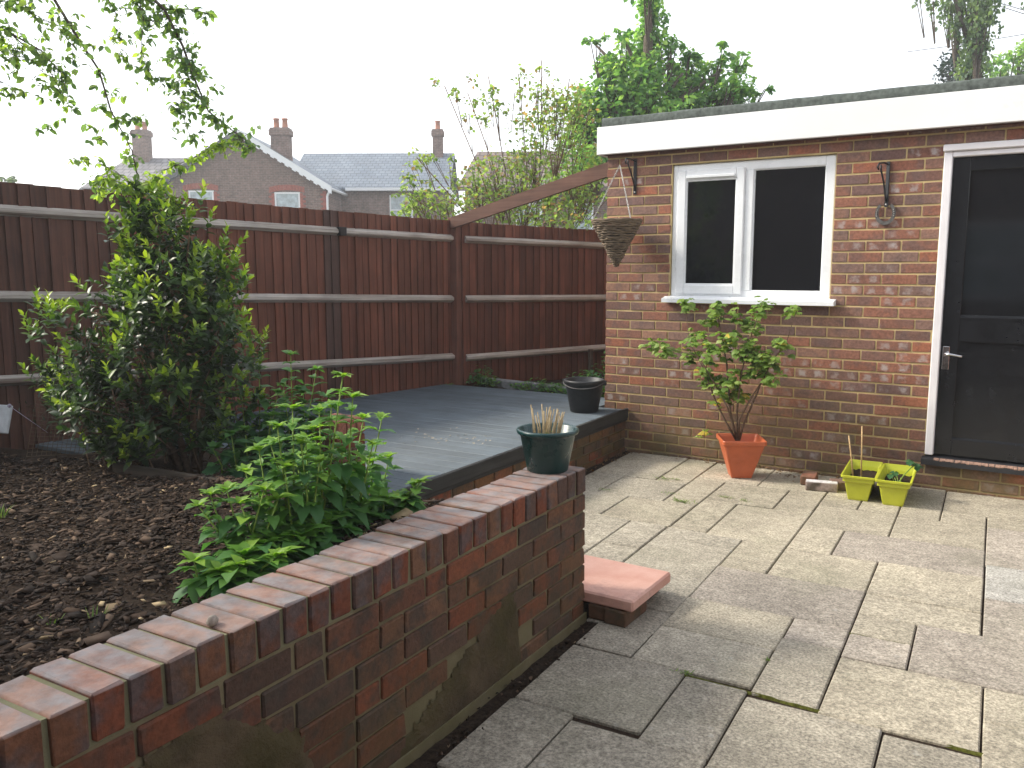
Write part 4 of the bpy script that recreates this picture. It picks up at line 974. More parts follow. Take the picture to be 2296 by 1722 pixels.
ch = chips('bark_mulch', np.stack([X, Yv, Z], 1)[keep], Dm[keep], Nm[keep], Lm[keep], (Lm*rs.uniform(.12, .36, n_))[keep], (Lm*rs.uniform(.03, .08, n_)+.0008)[keep], np.clip(rs.beta(1.3, 2.0, n_)*.95+(rs.uniform(0, 1, n_) < .015)*.6, 0, 1)[keep], M['chips']); tag(ch, 'dark brown bark chip mulch covering the raised bed', 'mulch', kind='stuff')
ed = box('edging_board', (-.62, -.018, -.1), (.75, .018, .035), M['oldwood'], None, .004, None, (-.15, -3.80, .50), (R(-6), 0, R(6))); tag(ed, 'old dark timber edging board behind the mulch under the shrub', 'edging')
rb = box('retaining_board', (0, -.02, 0), (.98, .02, .33), M['oldwood'], None, .004, None, (.345, -3.225, .0), (0, 0, R(2))); tag(rb, 'dark board holding the bed between the deck and the garden wall', 'edging')
# grey leaved plant and net at the far left
lav = empty('lavender', (-1.45, -3.62, .42), 0, 'grey green lavender clump behind the left side of the shrub', 'plant')
P = []; D_ = []; LL = []; LV = []
for k in range(130):
    a = rnd.uniform(0, 6.28); t = rnd.uniform(.2, 1); tip = np.array([.34*t*math.cos(a), .34*t*math.sin(a), .62*math.sqrt(1.05-t*t*.8)])
    for j in range(9): s_ = .35+.65*j/9; q = tip*s_; b_ = rnd.uniform(0, 6.28); P.append(q); D_.append((math.cos(b_)*.6, math.sin(b_)*.6, .8)); LL.append(rnd.uniform(.03, .055)); LV.append(rnd.random())
leaves('foliage', P, D_, [(0, 0, 1)]*len(P), LL, np.array(LL)*.09, LV, M['greyleaf'], lav)
m = MB(); fl = []
for k in range(7):
    a = rnd.uniform(0, 6.28); q = np.array([.4*math.cos(a), .4*math.sin(a), rnd.uniform(.2, .6)]); m.tube([q*.5, q], .0016, 4)
    m.lathe([(0, -.012), (.011, -.004), (.010, .008), (0, .013)], 8, tuple(q))
m.build('flower_heads', plain('pale_lilac', (.42, .38, .5), .8), lav, True)
m = MB(); W_, H_ = .75, .42; nx, nz = 34, 20
def netp(u, v): return (-.02+W_*u-.35, .10*math.sin(3*u)+.16*v, H_*(v)*(1-.75*u)+.01)
for i in range(nx+1): m.tube([netp(i/nx, k/6) for k in range(7)], .0013, 3, False)
for k in range(nz+1): m.tube([netp(i/10, k/nz) for i in range(11)], .0013, 3, False)
ne = m.build('garden_netting', M['net'], None, False, None, tuple(at(200, 1020, 4.45)*np.array([1, 1, 0])+np.array([0, 0, .48])), (0, 0, YAW-.1)); tag(ne, 'brown plastic mesh netting sagging at the left foot of the shrub', 'netting')
tl = box('pale_tile', (-.17, -.012, -.085), (.06, .012, .085), M['tile'], None, .004, None, tuple(at(0, 905, 5.0)), (R(-18), R(4), YAW)); tag(tl, 'pale blue grey broken tile leaning by the fence at the far left', 'tile')
for (a, b_) in (((30, 870, 4.7), (45, 780, 4.9)), ((5, 930, 4.6), (70, 900, 4.8))): pass

# overhanging tree at the left: trunk outside the picture, boughs reaching into it
tb = np.array([-2.15, -6.35, .35]); otree = empty('overhanging_tree', tuple(tb), 0, 'tree whose thin leafy boughs hang in from the upper left', 'tree')
br = MB(); P = []; D_ = []; Nn = []; LL = []; LV = []
br.tube([(0, 0, 0), (.05, .05, 1.2), (.1, .15, 2.3), (.3, .4, 3.2)], [.11, .09, .075, .05], 10)
fork = np.array([.2, .28, 2.75])
def bough(pts, r0, dens, tipo=True, bright=.45, side=.10, skip=0):
    pts = [np.array(p) for p in pts]; n_ = len(pts); br.tube(pts, [max(.42*r0*(1-.85*i/(n_-1)), .0014) for i in range(n_)], 6)
    for i in range(skip, n_-1):
        seg = pts[i+1]-pts[i]; L_ = np.linalg.norm(seg); k = int(L_*dens*1.85)
        for _ in range(k):
            q = pts[i]+seg*rnd.random(); d = np.array([rnd.gauss(0, 1), rnd.gauss(0, 1), rnd.gauss(-.25, .6)]); d /= np.linalg.norm(d)
            ln = rnd.uniform(.3, 1.3)*side; e = q+d*ln; br.tube([q, e], .0013, 3, False)
            for j in range(rnd.randint(3, 6)):
                s_ = q+d*ln*rnd.uniform(.2, 1.1); dd = np.array([rnd.gauss(0, .8), rnd.gauss(0, .8), rnd.gauss(-.5, .5)])
                P.append(s_); D_.append(dd); Nn.append((rnd.gauss(0, .6), rnd.gauss(0, .6), 1)); LL.append(rnd.uniform(.022, .046)); LV.append(min(max(rnd.gauss(bright+.12, .25), 0), 1))
def A(x, y, d): return at(x, y, d)-tb
S0 = fork
bough([S0, S0+np.array([.5, .7, .5]), A(-60, -60, 3.9), A(60, -30, 3.95), A(115, -5, 4.0), A(170, 85, 4.05), A(213, 150, 4.1), A(240, 240, 4.2), A(285, 325, 4.3), A(305, 420, 4.35)], .03, 26, skip=3, side=.075)
bough([S0, A(-180, -20, 3.7), A(-60, 30, 3.75), A(20, 70, 3.8), A(90, 110, 3.8), A(150, 180, 3.85)], .025, 55, skip=2, side=.12, bright=.5)
bough([A(-180, -20, 3.7), A(-70, 130, 3.7), A(-10, 170, 3.75), A(40, 195, 3.8)], .012, 55, skip=1, side=.10)
bough([A(20, 70, 3.8), A(100, 140, 3.9), A(150, 230, 3.9), A(225, 310, 4.0)], .008, 17, skip=1, side=.05)
bough([S0, S0+np.array([.8, 1.3, .9]), A(180, -120, 4.2), A(290, -40, 4.3), A(355, 20, 4.3), A(395, 100, 4.3), A(420, 170, 4.3), A(450, 240, 4.35), A(500, 280, 4.4), A(540, 310, 4.4)], .03, 75, skip=3, side=.10, bright=.35)
bough([A(290, -40, 4.3), A(310, 40, 4.2), A(305, 110, 4.2), A(335, 180, 4.2)], .008, 60, skip=0, side=.10)
bough([A(355, 20, 4.3), A(420, 20, 4.3), A(450, 30, 4.3)], .006, 50, side=.06)
bough([A(395, 100, 4.3), A(385, 190, 4.3), A(400, 270, 4.3), A(415, 300, 4.3)], .006, 60, side=.11, bright=.3)
bough([A(305, 420, 4.35), A(350, 370, 4.3), A(420, 340, 4.3), A(490, 300, 4.3)], .006, 40, side=.06, bright=.8)
bough([A(420, 340, 4.3), A(480, 310, 4.3), A(520, 300, 4.3)], .004, 40, side=.05, bright=.75)
bough([A(305, 420, 4.35), A(250, 370, 4.3), A(200, 345, 4.25), A(140, 340, 4.2)], .006, 30, side=.06, bright=.7)
bough([A(305, 440, 4.35), A(270, 400, 4.3), A(225, 380, 4.3), A(210, 430, 4.3)], .006, 70, side=.10, bright=.75)
bough([A(300, 480, 4.35), A(310, 400, 4.33), A(340, 380, 4.3), A(360, 420, 4.3), A(380, 440, 4.3)], .006, 60, side=.09, bright=.75)
bough([A(-60, -40, 3.8), A(40, 10, 3.8), A(90, 40, 3.85), A(140, 60, 3.9), A(165, 110, 3.9)], .008, 50, side=.10, bright=.5)
bough([A(-90, 70, 3.7), A(0, 110, 3.75), A(70, 130, 3.8), A(130, 200, 3.85)], .008, 60, side=.10, bright=.45)
bough([A(215, -40, 4.2), A(250, 30, 4.2), A(265, 90, 4.2), A(255, 130, 4.2)], .006, 45, side=.08, bright=.5)
bough([A(240, 240, 4.2), A(270, 260, 4.2), A(320, 250, 4.2)], .004, 30, side=.05)
bough([A(130, 260, 3.95), A(110, 270, 3.95), A(75, 280, 3.95)], .003, 28, side=.05)
# the crown above and beside the picture that shades the wall and the near paving
for k in range(16):
    c = np.array([rnd.uniform(-1.2, 1.0), rnd.uniform(-2.6, .2), rnd.uniform(2.3, 3.8)])
    w_ = c+tb; dl = w_-CAM; xx = dl.dot(rt)/max(dl.dot(fwd), .1)*FPX+1148
    if dl.dot(fwd) > .3 and xx > -260: continue
    bough([S0+rnd.uniform(0, .5)*(c-S0), S0*.4+c*.6+np.array([0, 0, .15]), c], .02, 60, side=.22, bright=.4)
br.build('branches', M['bark'], otree, True)
leaves('foliage', P, D_, Nn, LL, np.array(LL)*.30, LV, M['treeleaf'], otree, .25, .25)
print('tree leaves', len(P))

# weeds behind the deck, grass tufts in the paving, litter
def leafpile(name, loc, n_, sx, sy, h, ln, mat, label, cat, grp=None, flat=False, wide=.32):
    r = empty(name, loc, rnd.uniform(-.2, .2), label, cat, grp); P = []; D_ = []; LL = []; LV = []; m = MB()
    for k in range(n_):
        a = rnd.uniform(0, 6.28); t = math.sqrt(rnd.random()); z = h*rnd.random()*(1.05-t*.8)
        q = np.array([sx*t*math.cos(a), sy*t*math.sin(a), z]); b_ = rnd.uniform(0, 6.28)
        P.append(q); D_.append((math.cos(b_), math.sin(b_), rnd.gauss(.1, .35))); LL.append(ln*rnd.uniform(.6, 1.3)); LV.append(rnd.betavariate(2, 2))
        if k % 6 == 0: m.tube([q*np.array([.6, .6, 0]), q*np.array([.9, .9, .6]), q], .0016, 4)
    m.build('stems', M['greenstem'], r, True); leaves('foliage', P, D_, [(0, 0, 1)]*n_, LL, np.array(LL)*wide, LV, mat, r); return r
leafpile('weed', (-.45, .50, .33), 520, .38, .15, .26, .045, M['herbleaf'], 'leafy green weeds behind the black bucket', 'weeds', 'weeds behind the deck')
leafpile('weed', (-.40, 1.1, .33), 420, .34, .25, .48, .05, M['herbleaf'], 'taller weeds against the fence near the outbuilding corner', 'weeds', 'weeds behind the deck')
leafpile('weed', (-.98, .52, .34), 260, .30, .10, .12, .04, M['herbleaf'], 'low weeds spreading over the concrete kerb', 'weeds', 'weeds behind the deck')
leafpile('weed', (-1.60, .52, .34), 190, .20, .10, .24, .045, M['herbleaf'], 'weeds climbing beside the foot of the beam post', 'weeds', 'weeds behind the deck')
leafpile('weed', (-1.93, .30, .345), 40, .12, .08, .04, .03, M['herbleaf'], 'tiny weeds at the foot of the fence left of the post', 'weeds', 'weeds behind the deck')
def tuft(x, y, n_, s_, label):
    r = empty('grass_tuft', (x, y, 0), 0, label, 'grass', 'grass tufts between slabs'); P = []; D_ = []; LL = []; LV = []
    for k in range(n_): a = rnd.uniform(0, 6.28); P.append((rnd.gauss(0, .035*s_), rnd.gauss(0, .012*s_), 0)); D_.append((math.cos(a)*.9, math.sin(a)*.9, rnd.uniform(.3, 1.2))); LL.append(rnd.uniform(.02, .055)*s_); LV.append(rnd.random())
    leaves('blades', P, D_, [(.1, 0, 1)]*n_, LL, .0022, LV, M['grass'], r, .5)
for (px, py, n_, s_, lab) in ((1483, 1073, 28, .8, 'pale grass tuft furthest left near the outbuilding'), (1513, 1075, 18, .7, 'thin grass tuft right of the pale tuft furthest from camera'), (1530, 1125, 55, 1.1, 'largest bright grass tuft in the middle of the far paving'), (1502, 1107, 14, .8, 'sparse grass blades just above the largest tuft'), (1627, 1115, 26, .7, 'small round grass tuft below the orange pot'), (1673, 1124, 16, .7, 'small faint grass tuft right of the one below the orange pot'), (1358, 1098, 20, .6, 'grass tuft in the joint near the wall end'), (1537, 1510, 24, .45, 'tiny moss green tuft in the mossy joint'), (1718, 1480, 14, .4, 'tiny green tuft in the joint of the middle foreground')):
    d = ray(px, py); q = CAM+d*(-CAM[2]/d[2]); tuft(q[0], q[1], n_, s_, lab)
n_ = 420; P = np.zeros((n_, 3)); 
tt = rs.uniform(0, 1, n_); P[:, 1] = -.03-3.0*tt**1.3; P[:, 0] = .225+.0375*(-P[:, 1])+np.abs(rs.normal(0, .05, n_)); P[:, 2] = rs.uniform(.0, .012, n_)
k_ = 130; P[:k_, 0] = rs.uniform(.3, 2.0, k_); P[:k_, 1] = -np.abs(rs.normal(0.02, .035, k_))-.01; P[:k_, 2] = rs.uniform(.001, .008, k_)
k2 = 60; P[k_:k_+k2, 0] = rs.normal(1.66, .10, k2); P[k_:k_+k2, 1] = -.16+rs.normal(0, .07, k2); P[k_:k_+k2, 2] = .003
P[:, 1] = np.minimum(P[:, 1], -.012)
dm = unit(rs.normal(size=(n_, 3))*np.array([1, 1, .2])); lt = leaves('leaf_litter', P, dm, rs.normal(0, .3, (n_, 3))+np.array([0, 0, 1]), rs.uniform(.01, .034, n_), rs.uniform(.003, .010, n_), rs.beta(1.2, 3, n_), M['dryleaf']); tag(lt, 'brown leaf litter and crumbs along the foot of the deck and outbuilding', 'litter', kind='stuff')
n_ = 260; P = np.zeros((n_, 3)); P[:, 1] = rs.uniform(-5.2, -3.2, n_); P[:, 0] = 1.515-(P[:, 1]+3.165)*.0375+rs.uniform(.02, .10, n_); P[:, 2] = rs.uniform(-.006, .004, n_)
lt = leaves('soil_crumbs', P, unit(rs.normal(size=(n_, 3))*np.array([1, 1, .3])), rs.normal(0, .3, (n_, 3))+np.array([0, 0, 1]), rs.uniform(.006, .022, n_), rs.uniform(.003, .008, n_), rs.beta(1.3, 3, n_), M['chips']); tag(lt, 'dark crumbs of soil and chips in the strip beside the garden wall', 'litter', kind='stuff')
sn = MB().lathe([(0, 0), (.011, .002), (.014, .010), (.010, .020), (.004, .026), (0, .027)], 12); sn.v = [(a+.1*c, b_*1.1, c) for a, b_, c in sn.v]
sn = sn.build('snail_shell', M['stone'], None, True, None, tuple(np.array(hb(460, 1347, .666))), (R(20), R(15), 0)); tag(sn, 'small pale brown snail shell on top of the brick coping', 'shell')

# ================================================================ BEYOND THE FENCE
def far_brick(name, c1, c2, scale=1.):
    n = N(name); o = n.coord(); b = n.n('ShaderNodeTexBrick'); m_ = n.n('ShaderNodeMapping'); m_.inputs['Rotation'].default_value = (R(90), 0, 0); n.l(o, m_.inputs[0]); n.l(m_.outputs[0], b.inputs['Vector'])
    b.inputs['Scale'].default_value = 1.; b.inputs['Brick Width'].default_value = .225; b.inputs['Row Height'].default_value = .075; b.inputs['Mortar Size'].default_value = .008
    b.inputs['Color1'].default_value = (*c1, 1); b.inputs['Color2'].default_value = (*c2, 1); b.inputs['Mortar'].default_value = (.24, .2, .18, 1)
    c = n.mix(1., b.outputs['Color'], n.ramp(n.noise(o, 2.5, 5), .3, .7, .75, 1.25), 'MULTIPLY')
    c = n.mix(1., c, n.ramp(n.noise(o, 9, 3), .3, .7, .7, 1.3), 'MULTIPLY')
    return n.done(n.bsdf(c, .9, .2))
def far_roof(name, c1, c2, row, rough=.6, w_=.3):
    n = N(name); o = n.coord('UV') if False else n.coord(); X, Y, Z = n.xyz(o)
    b = n.n('ShaderNodeTexBrick'); cb_ = n.n('ShaderNodeCombineXYZ'); n.l(X, cb_.inputs[0]); n.l(n.math('MULTIPLY', Z, 1.35), cb_.inputs[1]); n.l(cb_.outputs[0], b.inputs['Vector'])
    b.inputs['Scale'].default_value = 1.; b.inputs['Brick Width'].default_value = w_; b.inputs['Row Height'].default_value = row; b.inputs['Mortar Size'].default_value = row*.09
    b.inputs['Color1'].default_value = (*c1, 1); b.inputs['Color2'].default_value = (*c2, 1); b.inputs['Mortar'].default_value = (*(x*.45 for x in c1), 1)
    c = n.mix(1., b.outputs['Color'], n.ramp(n.noise(o, 1.2, 5), .3, .7, .82, 1.18), 'MULTIPLY')
    return n.done(n.bsdf(c, rough, .4, n.bump(b.outputs['Fac'], .4, .02)))
M['fbrick'] = far_brick('neighbour_brick', (.15, .095, .075), (.20, .125, .10)); M['fred'] = plain('red_brick_dressing', (.33, .10, .07), .85, .2, var=.3, scale=14)
M['slate'] = far_roof('slate_roof', (.15, .185, .23), (.20, .235, .28), .2, .5); M['ptile'] = far_roof('grey_pantiles', (.16, .155, .165), (.23, .22, .225), .3, .7, .33); M['btile'] = far_roof('brown_tiles', (.16, .125, .11), (.24, .19, .165), .28, .8, .3)
M['fwhite'] = plain('white_barge', (.8, .82, .84), .5, var=.04, scale=2); M['clay'] = plain('clay_chimney_pot', (.42, .17, .10), .8, var=.3, scale=8); M['fglass'] = plain('net_curtained_glass', (.38, .45, .48), .15, .6, var=.35, scale=5)
M['darkgutter'] = plain('dark_verge', (.06, .065, .075), .6)
def local_root(name, dist, label, cat):
    p = CAM+HF*dist; return empty(name, (p[0], p[1], 0), YAW, label, cat)
def gable_roof_pair(root, name, xl, xr, xa, ze_l, ze_r, za, y0, y1, mat, ov=.15):
    """two slopes of a gable roof running back (local y)"""
    for (xe, ze) in ((xl, ze_l), (xr, ze_r)):
        m = MB(); nx = 8; th = .12
        a = np.array([xa, 0, za]); e = np.array([xe, 0, ze]); m.hexa([(e[0], y0, e[2]), (e[0], y1, e[2]), (a[0], y1, a[2]), (a[0], y0, a[2]), (e[0], y0, e[2]+th), (e[0], y1, e[2]+th), (a[0], y1, a[2]+th), (a[0], y0, a[2]+th)])
        m.build(name, mat, root)
def chimney(root, x, y, w_, d_, z0, z1, pots, mat=None):
    c = MB().quadbox((x-w_/2, y-d_/2, z0), (x+w_/2, y+d_/2, z1-.25)); c.quadbox((x-w_/2-.06, y-d_/2-.06, z1-.25), (x+w_/2+.06, y+d_/2+.06, z1)); c.quadbox((x-w_/2-.02, y-d_/2-.02, z1-.0), (x+w_/2+.02, y+d_/2+.02, z1+.08))
    c = c.build('chimney', M['fbrick'], root)
    for k in range(pots):
        px = x+(k-(pots-1)/2)*w_/max(pots, 1)*.95; MB().lathe([(.15, 0), (.13, .05), (.115, .36), (.14, .37), (.14, .43), (.09, .43), (.09, .1)], 14, (px, y, z1+.08)).build('chimney_pot', M['clay'], c, True)
    return c
def far_window(root, x0, x1, z0, z1, y, arch=True, split=True, dress=True):
    m = MB(); f = .07
    m.quadbox((x0, y-.03, z0), (x0+f, y+.05, z1)); m.quadbox((x1-f, y-.03, z0), (x1, y+.05, z1)); m.quadbox((x0+f, y-.028, z1-f), (x1-f, y+.048, z1)); m.quadbox((x0+f, y-.028, z0), (x1-f, y+.048, z0+f))
    if split: m.quadbox((x0+f, y-.026, (z0+z1)/2-.03), (x1-f, y+.046, (z0+z1)/2+.03))
    w_ = m.build('window', M['fwhite'], root)
    MB().quadbox((x0+f-.01, y+.005, z0+f-.01), (x1-f+.01, y+.02, z1-f+.01)).build('pane', M['fglass'], w_)
    if dress:
        m = MB(); n_ = 12; xc = (x0+x1)/2; hw = (x1-x0)/2+.22; rise = .14
        for i in range(n_):
            a0 = -1+2*i/n_; a1 = -1+2*(i+.9)/n_
            def q(a, o_): return (xc+a*(hw+o_*.1*0), z1-.03+rise*(1-a*a)*.8+o_)
            p = [q(a0, 0), q(a1, 0), q(a1, .24), q(a0, .24)]
            m.hexa([(p[0][0], y-.055, p[0][1]), (p[1][0], y-.055, p[1][1]), (p[1][0], y+.02, p[1][1]), (p[0][0], y+.02, p[0][1]), (p[3][0], y-.055, p[3][1]), (p[2][0], y-.055, p[2][1]), (p[2][0], y+.02, p[2][1]), (p[3][0], y+.02, p[3][1])])
        for s_ in (-1, 1):
            for k in range(9):
                ww = .24 if k % 2 else .13; xa = xc+s_*((x1-x0)/2+.005); xb = xa+s_*ww; zz = z1-.05-.1*k
                m.quadbox((min(xa, xb), y-.05, zz-.095), (max(xa, xb), y+.02, zz))
        m.build('brick_dressing', M['fred'], w_).__setitem__('kind', 'stuff')
    return w_
gh = local_root('neighbour_house', 38, 'brick neighbour house with white bargeboards and slate roof beyond the fence', 'house')
m = MB(); xl, xr, xa = -15.45, -8.11, -11.78
m.v += [(xl, 0, -.5), (xr, 0, -.5), (xr, 0, 4.80), (xa, 0, 7.15), (xl, 0, 4.80), (xl, 8, -.5), (xr, 8, -.5), (xr, 8, 4.80), (xa, 8, 7.15), (xl, 8, 4.80)]
m.f += [(0, 1, 2, 3, 4), (9, 8, 7, 6, 5), (1, 6, 7, 2), (5, 0, 4, 9), (2, 7, 8, 3), (3, 8, 9, 4)]
m.build('gable_wall', M['fbrick'], gh)
gable_roof_pair(gh, 'gable_roof', xl-.35, xr+.25, xa, 4.72, 4.80, 7.22, -.28, 8.2, M['slate'])
for s_, xe, ze, mt in ((1, xr+.30, 4.80, 'fwhite'), (-1, xl-.40, 4.72, 'darkgutter')):
    m = MB(); n_ = 26
    for i in range(n_):                                # scalloped bargeboard
        t0, t1 = i/n_, (i+1)/n_; x0 = xa+(xe-xa)*t0; x1 = xa+(xe-xa)*t1; z0 = 7.34+(ze+.10-7.34)*t0; z1 = 7.34+(ze+.10-7.34)*t1; d0 = .33 if i % 2 else .27
        m.hexa([(x0, -.36, z0-d0), (x1, -.36, z1-d0), (x1, -.30, z1-d0), (x0, -.30, z0-d0), (x0, -.36, z0), (x1, -.36, z1), (x1, -.30, z1), (x0, -.30, z0)])
    m.build('bargeboard', M[mt], gh)
far_window(gh, -14.13, -13.03, 3.3, 4.76, -.01); far_window(gh, -10.37, -9.26, 3.3, 4.68, -.01)
m = MB()
for k in range(16): ww = .25 if k % 2 else .15; m.quadbox((xr-ww, -.03, 4.72-.1*k-.095), (xr+.002, .02, 4.72-.1*k))
m.build('corner_dressing', M['fred'], gh).__setitem__('kind', 'stuff')
MB().tube([(xr+.22, -.1, 4.78), (xr+.1, -.1, 4.6), (xr+.06, -.1, 4.5), (xr+.06, -.1, 0)], .05, 8).build('downpipe', M['fwhite'], gh, True)
MB().tube([(xr+.28, -.25, 4.80), (xr+.28, 3.5, 4.80)], .07, 8).build('gutter', M['fwhite'], gh, True)
chimney(gh, -10.25, 1.0, .80, .6, 6.0, 7.46, 2)
m = MB().quadbox((xr-.5, 3.2, -.5), (-3.05, 8, 4.98)); m.build('side_wall', M['fbrick'], gh)
m = MB(); m.hexa([(-10.6, 2.85, 5.02), (-2.9, 2.85, 5.02), (-2.9, 6.6, 7.05), (-10.6, 6.6, 7.05), (-10.6, 2.85, 5.14), (-2.9, 2.85, 5.14), (-2.9, 6.6, 7.17), (-10.6, 6.6, 7.17)]); m.build('slate_roof', M['slate'], gh)
m = MB(); m.hexa([(-10.6, 6.6, 7.05), (-2.9, 6.6, 7.05), (-2.9, 10.2, 5.02), (-10.6, 10.2, 5.02), (-10.6, 6.6, 7.17), (-2.9, 6.6, 7.17), (-2.9, 10.2, 5.14), (-10.6, 10.2, 5.14)]); m.build('slate_roof', M['slate'], gh)
MB().quadbox((xr+.3, 2.78, 4.98), (-2.95, 2.86, 5.12)).build('white_eaves', M['fwhite'], gh)
MB().quadbox((-2.96, 2.86, 4.6), (-2.86, 9, 5.02)).build('verge_board', M['fwhite'], gh)
far_window(gh, -5.79, -4.69, 3.4, 4.80, 3.18, dress=False)
chimney(gh, -3.72, 6.3, .50, .5, 6.6, 8.2, 1)
lw = local_root('neighbour_house', 43, 'house with grey pantiled roof left of the gabled house', 'house')
MB().quadbox((-21.0, .2, -.5), (-15.6, 7, 5.2)).build('wall', M['fbrick'], lw)
m = MB(); m.hexa([(-21.3, -.2, 5.15), (-15.5, -.2, 5.15), (-15.5, 3.5, 7.05), (-20.4, 3.5, 7.05), (-21.3, -.2, 5.3), (-15.5, -.2, 5.3), (-15.5, 3.5, 7.2), (-20.4, 3.5, 7.2)]); m.build('pantile_roof', M['ptile'], lw)
m = MB(); m.hexa([(-20.4, 3.5, 7.05), (-15.5, 3.5, 7.05), (-15.5, 7.2, 5.15), (-21.3, 7.2, 5.15), (-20.4, 3.5, 7.2), (-15.5, 3.5, 7.2), (-15.5, 7.2, 5.3), (-21.3, 7.2, 5.3)]); m.build('pantile_roof', M['ptile'], lw)
chimney(lw, -19.5, 3.2, .8, .6, 6.4, 8.5, 2)
rh = local_root('neighbour_house', 30, 'brick house with brown tiled roof partly hidden by the hawthorn', 'house')
MB().quadbox((-1.62, .2, -.5), (6.2, 7, 4.1)).build('wall', M['fbrick'], rh)
m = MB(); m.hexa([(-1.86, -.25, 4.02), (6.4, -.25, 4.02), (6.4, 3.4, 5.66), (-1.30, 3.4, 5.66), (-1.86, -.25, 4.16), (6.4, -.25, 4.16), (6.4, 3.4, 5.80), (-1.30, 3.4, 5.80)]); m.build('tiled_roof', M['btile'], rh)
m = MB(); m.hexa([(-1.30, 3.4, 5.66), (6.4, 3.4, 5.66), (6.4, 7.2, 4.02), (-1.86, 7.2, 4.02), (-1.30, 3.4, 5.80), (6.4, 3.4, 5.80), (6.4, 7.2, 4.16), (-1.86, 7.2, 4.16)]); m.build('tiled_roof', M['btile'], rh)
far_window(rh, 2.15, 2.85, 2.4, 3.63, .19, dress=False, split=False); far_window(rh, .15, .9, 2.4, 3.63, .19, dress=False, split=False)
MB().tube([(1.02, .1, 4.1), (1.02, .1, 0)], .045, 8).build('downpipe', M['fwhite'], rh, True)

def far_tree(name, base, limbs, clumps, mat, lsize, label, barkmat='bark', spread=.9, lbias=(.5, .25), trunk_r=.12, cat='tree', droop=0., aspect=.34, fine=0.):
    """limbs: polylines in world space; clumps: (centre, radius xyz, leaves)"""
    b0 = np.array([base[0], base[1], base[2]]); r = empty(name, tuple(b0), 0, label, cat); m = MB()
    for k, pl in enumerate(limbs):
        pl = [np.array(p)-b0 for p in pl]; n_ = len(pl); r0 = trunk_r if k == 0 and not fine else trunk_r*.45; m.tube(pl, [max(r0*(1-.8*i/(n_-1)), .006) for i in range(n_)], 7)
    P = []; D_ = []; LV = []; NN = []
    for (c, rad, n_) in clumps:
        c = np.array(c)-b0; sub = max(2, n_//(7 if fine else 11))
        cen = [np.array([rnd.gauss(0, .5)*rad[0], rnd.gauss(0, .5)*rad[1], rnd.gauss(0, .5)*rad[2]]) for _ in range(sub)]
        for k in range(n_):
            s_ = cen[k % sub]; g = (.26 if fine else .17)*min(rad); q = c+s_+np.array([rnd.gauss(0, g), rnd.gauss(0, g), rnd.gauss(0, g*(1+droop*2))])
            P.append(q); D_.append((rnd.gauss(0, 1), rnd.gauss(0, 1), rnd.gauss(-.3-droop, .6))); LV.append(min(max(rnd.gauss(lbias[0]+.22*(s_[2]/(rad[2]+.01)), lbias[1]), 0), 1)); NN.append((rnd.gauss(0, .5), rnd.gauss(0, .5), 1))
        for s_ in cen[::2]: m.tube([c*.9+np.array([0, 0, -.1])*0+s_*.1-np.array([0, 0, rad[2]*.6]), c+s_*.6, c+s_], [.004, .003, .002] if fine else [.012, .008, .004], 4, False)
    m.build('trunk', M[barkmat], r, True)
    LL = np.array([lsize*rnd.uniform(.6, 1.3) for _ in P]); leaves('crown', P, D_, NN, LL, LL*aspect, LV, M[mat], r, .2, .2); return r
def rr(a): return (a, a, a)
# hawthorn thicket just over the fence: thin upright stems, sparse leaves
hd = 10.2; limbs = []; clumps = []
hbase = at(1120, 560, hd)
for (xs, tx, ty, d_) in ((1100, 960, 185, 0), (1110, 1055, 165, .2), (1120, 1010, 200, .5), (1150, 1170, 130, .4), (1140, 1120, 160, .2), (1160, 1230, 170, .6), (1170, 1275, 230, .3), (1080, 900, 340, -.2), (1090, 880, 420, -.3)):
    a = at(xs, 560, hd); t = at(tx, ty, hd+d_); md = at((xs+tx)/2+8, (560+ty)/2, hd+d_*.5); limbs.append([(a[0], a[1], .0), a, md, t])
for (x, y, rx, rz_, n_) in ((985, 195, .16, .10, 16), (950, 180, .10, .06, 8), (1000, 215, .2, .08, 22), (1060, 190, .12, .12, 18), (1075, 230, .2, .10, 30), (1045, 255, .16, .08, 20), (1010, 260, .12, .1, 14), (1120, 165, .14, .08, 14), (1160, 150, .12, .06, 12), (1100, 205, .16, .1, 22), (1170, 200, .25, .16, 60), (1210, 215, .3, .18, 95), (1240, 235, .3, .2, 110),
                            (1180, 250, .3, .22, 100), (1140, 270, .25, .2, 60), (1210, 290, .35, .25, 130), (1160, 330, .35, .25, 110), (1120, 360, .4, .2, 110), (1070, 350, .35, .2, 80), (1030, 390, .35, .2, 100), (1080, 410, .4, .2, 120), (1130, 420, .4, .2, 120), (1190, 390, .4, .22, 140), (1050, 450, .4, .15, 90), (1010, 430, .3, .2, 70), (1240, 440, .5, .2, 160), (1270, 400, .35, .3, 120), (1250, 350, .3, .3, 110), (1190, 460, .4, .18, 120), (1120, 470, .4, .12, 90),
                            (900, 430, .28, .14, 70), (870, 450, .25, .1, 45), (930, 450, .35, .16, 95), (960, 435, .2, .2, 50), (905, 395, .25, .08, 32), (880, 380, .18, .06, 14), (920, 350, .22, .10, 26), (955, 340, .2, .08, 22), (890, 360, .16, .05, 12)):
    clumps.append((at(x, y, hd+rnd.uniform(-.3, .5)), (rx, rx, rz_), int(n_*2.1)))
for (x, y) in ((1180, 470), (1280, 470), (1230, 480)): clumps.append((at(x, y, 9.0), (.2, .2, .1), 50))
far_tree('hawthorn', (hbase[0], hbase[1], 0), limbs, clumps, 'thornleaf', .055, 'loose hawthorn with thin upright stems and reddish tips just over the fence', 'twig', trunk_r=.03, lbias=(.55, .3), fine=1.)
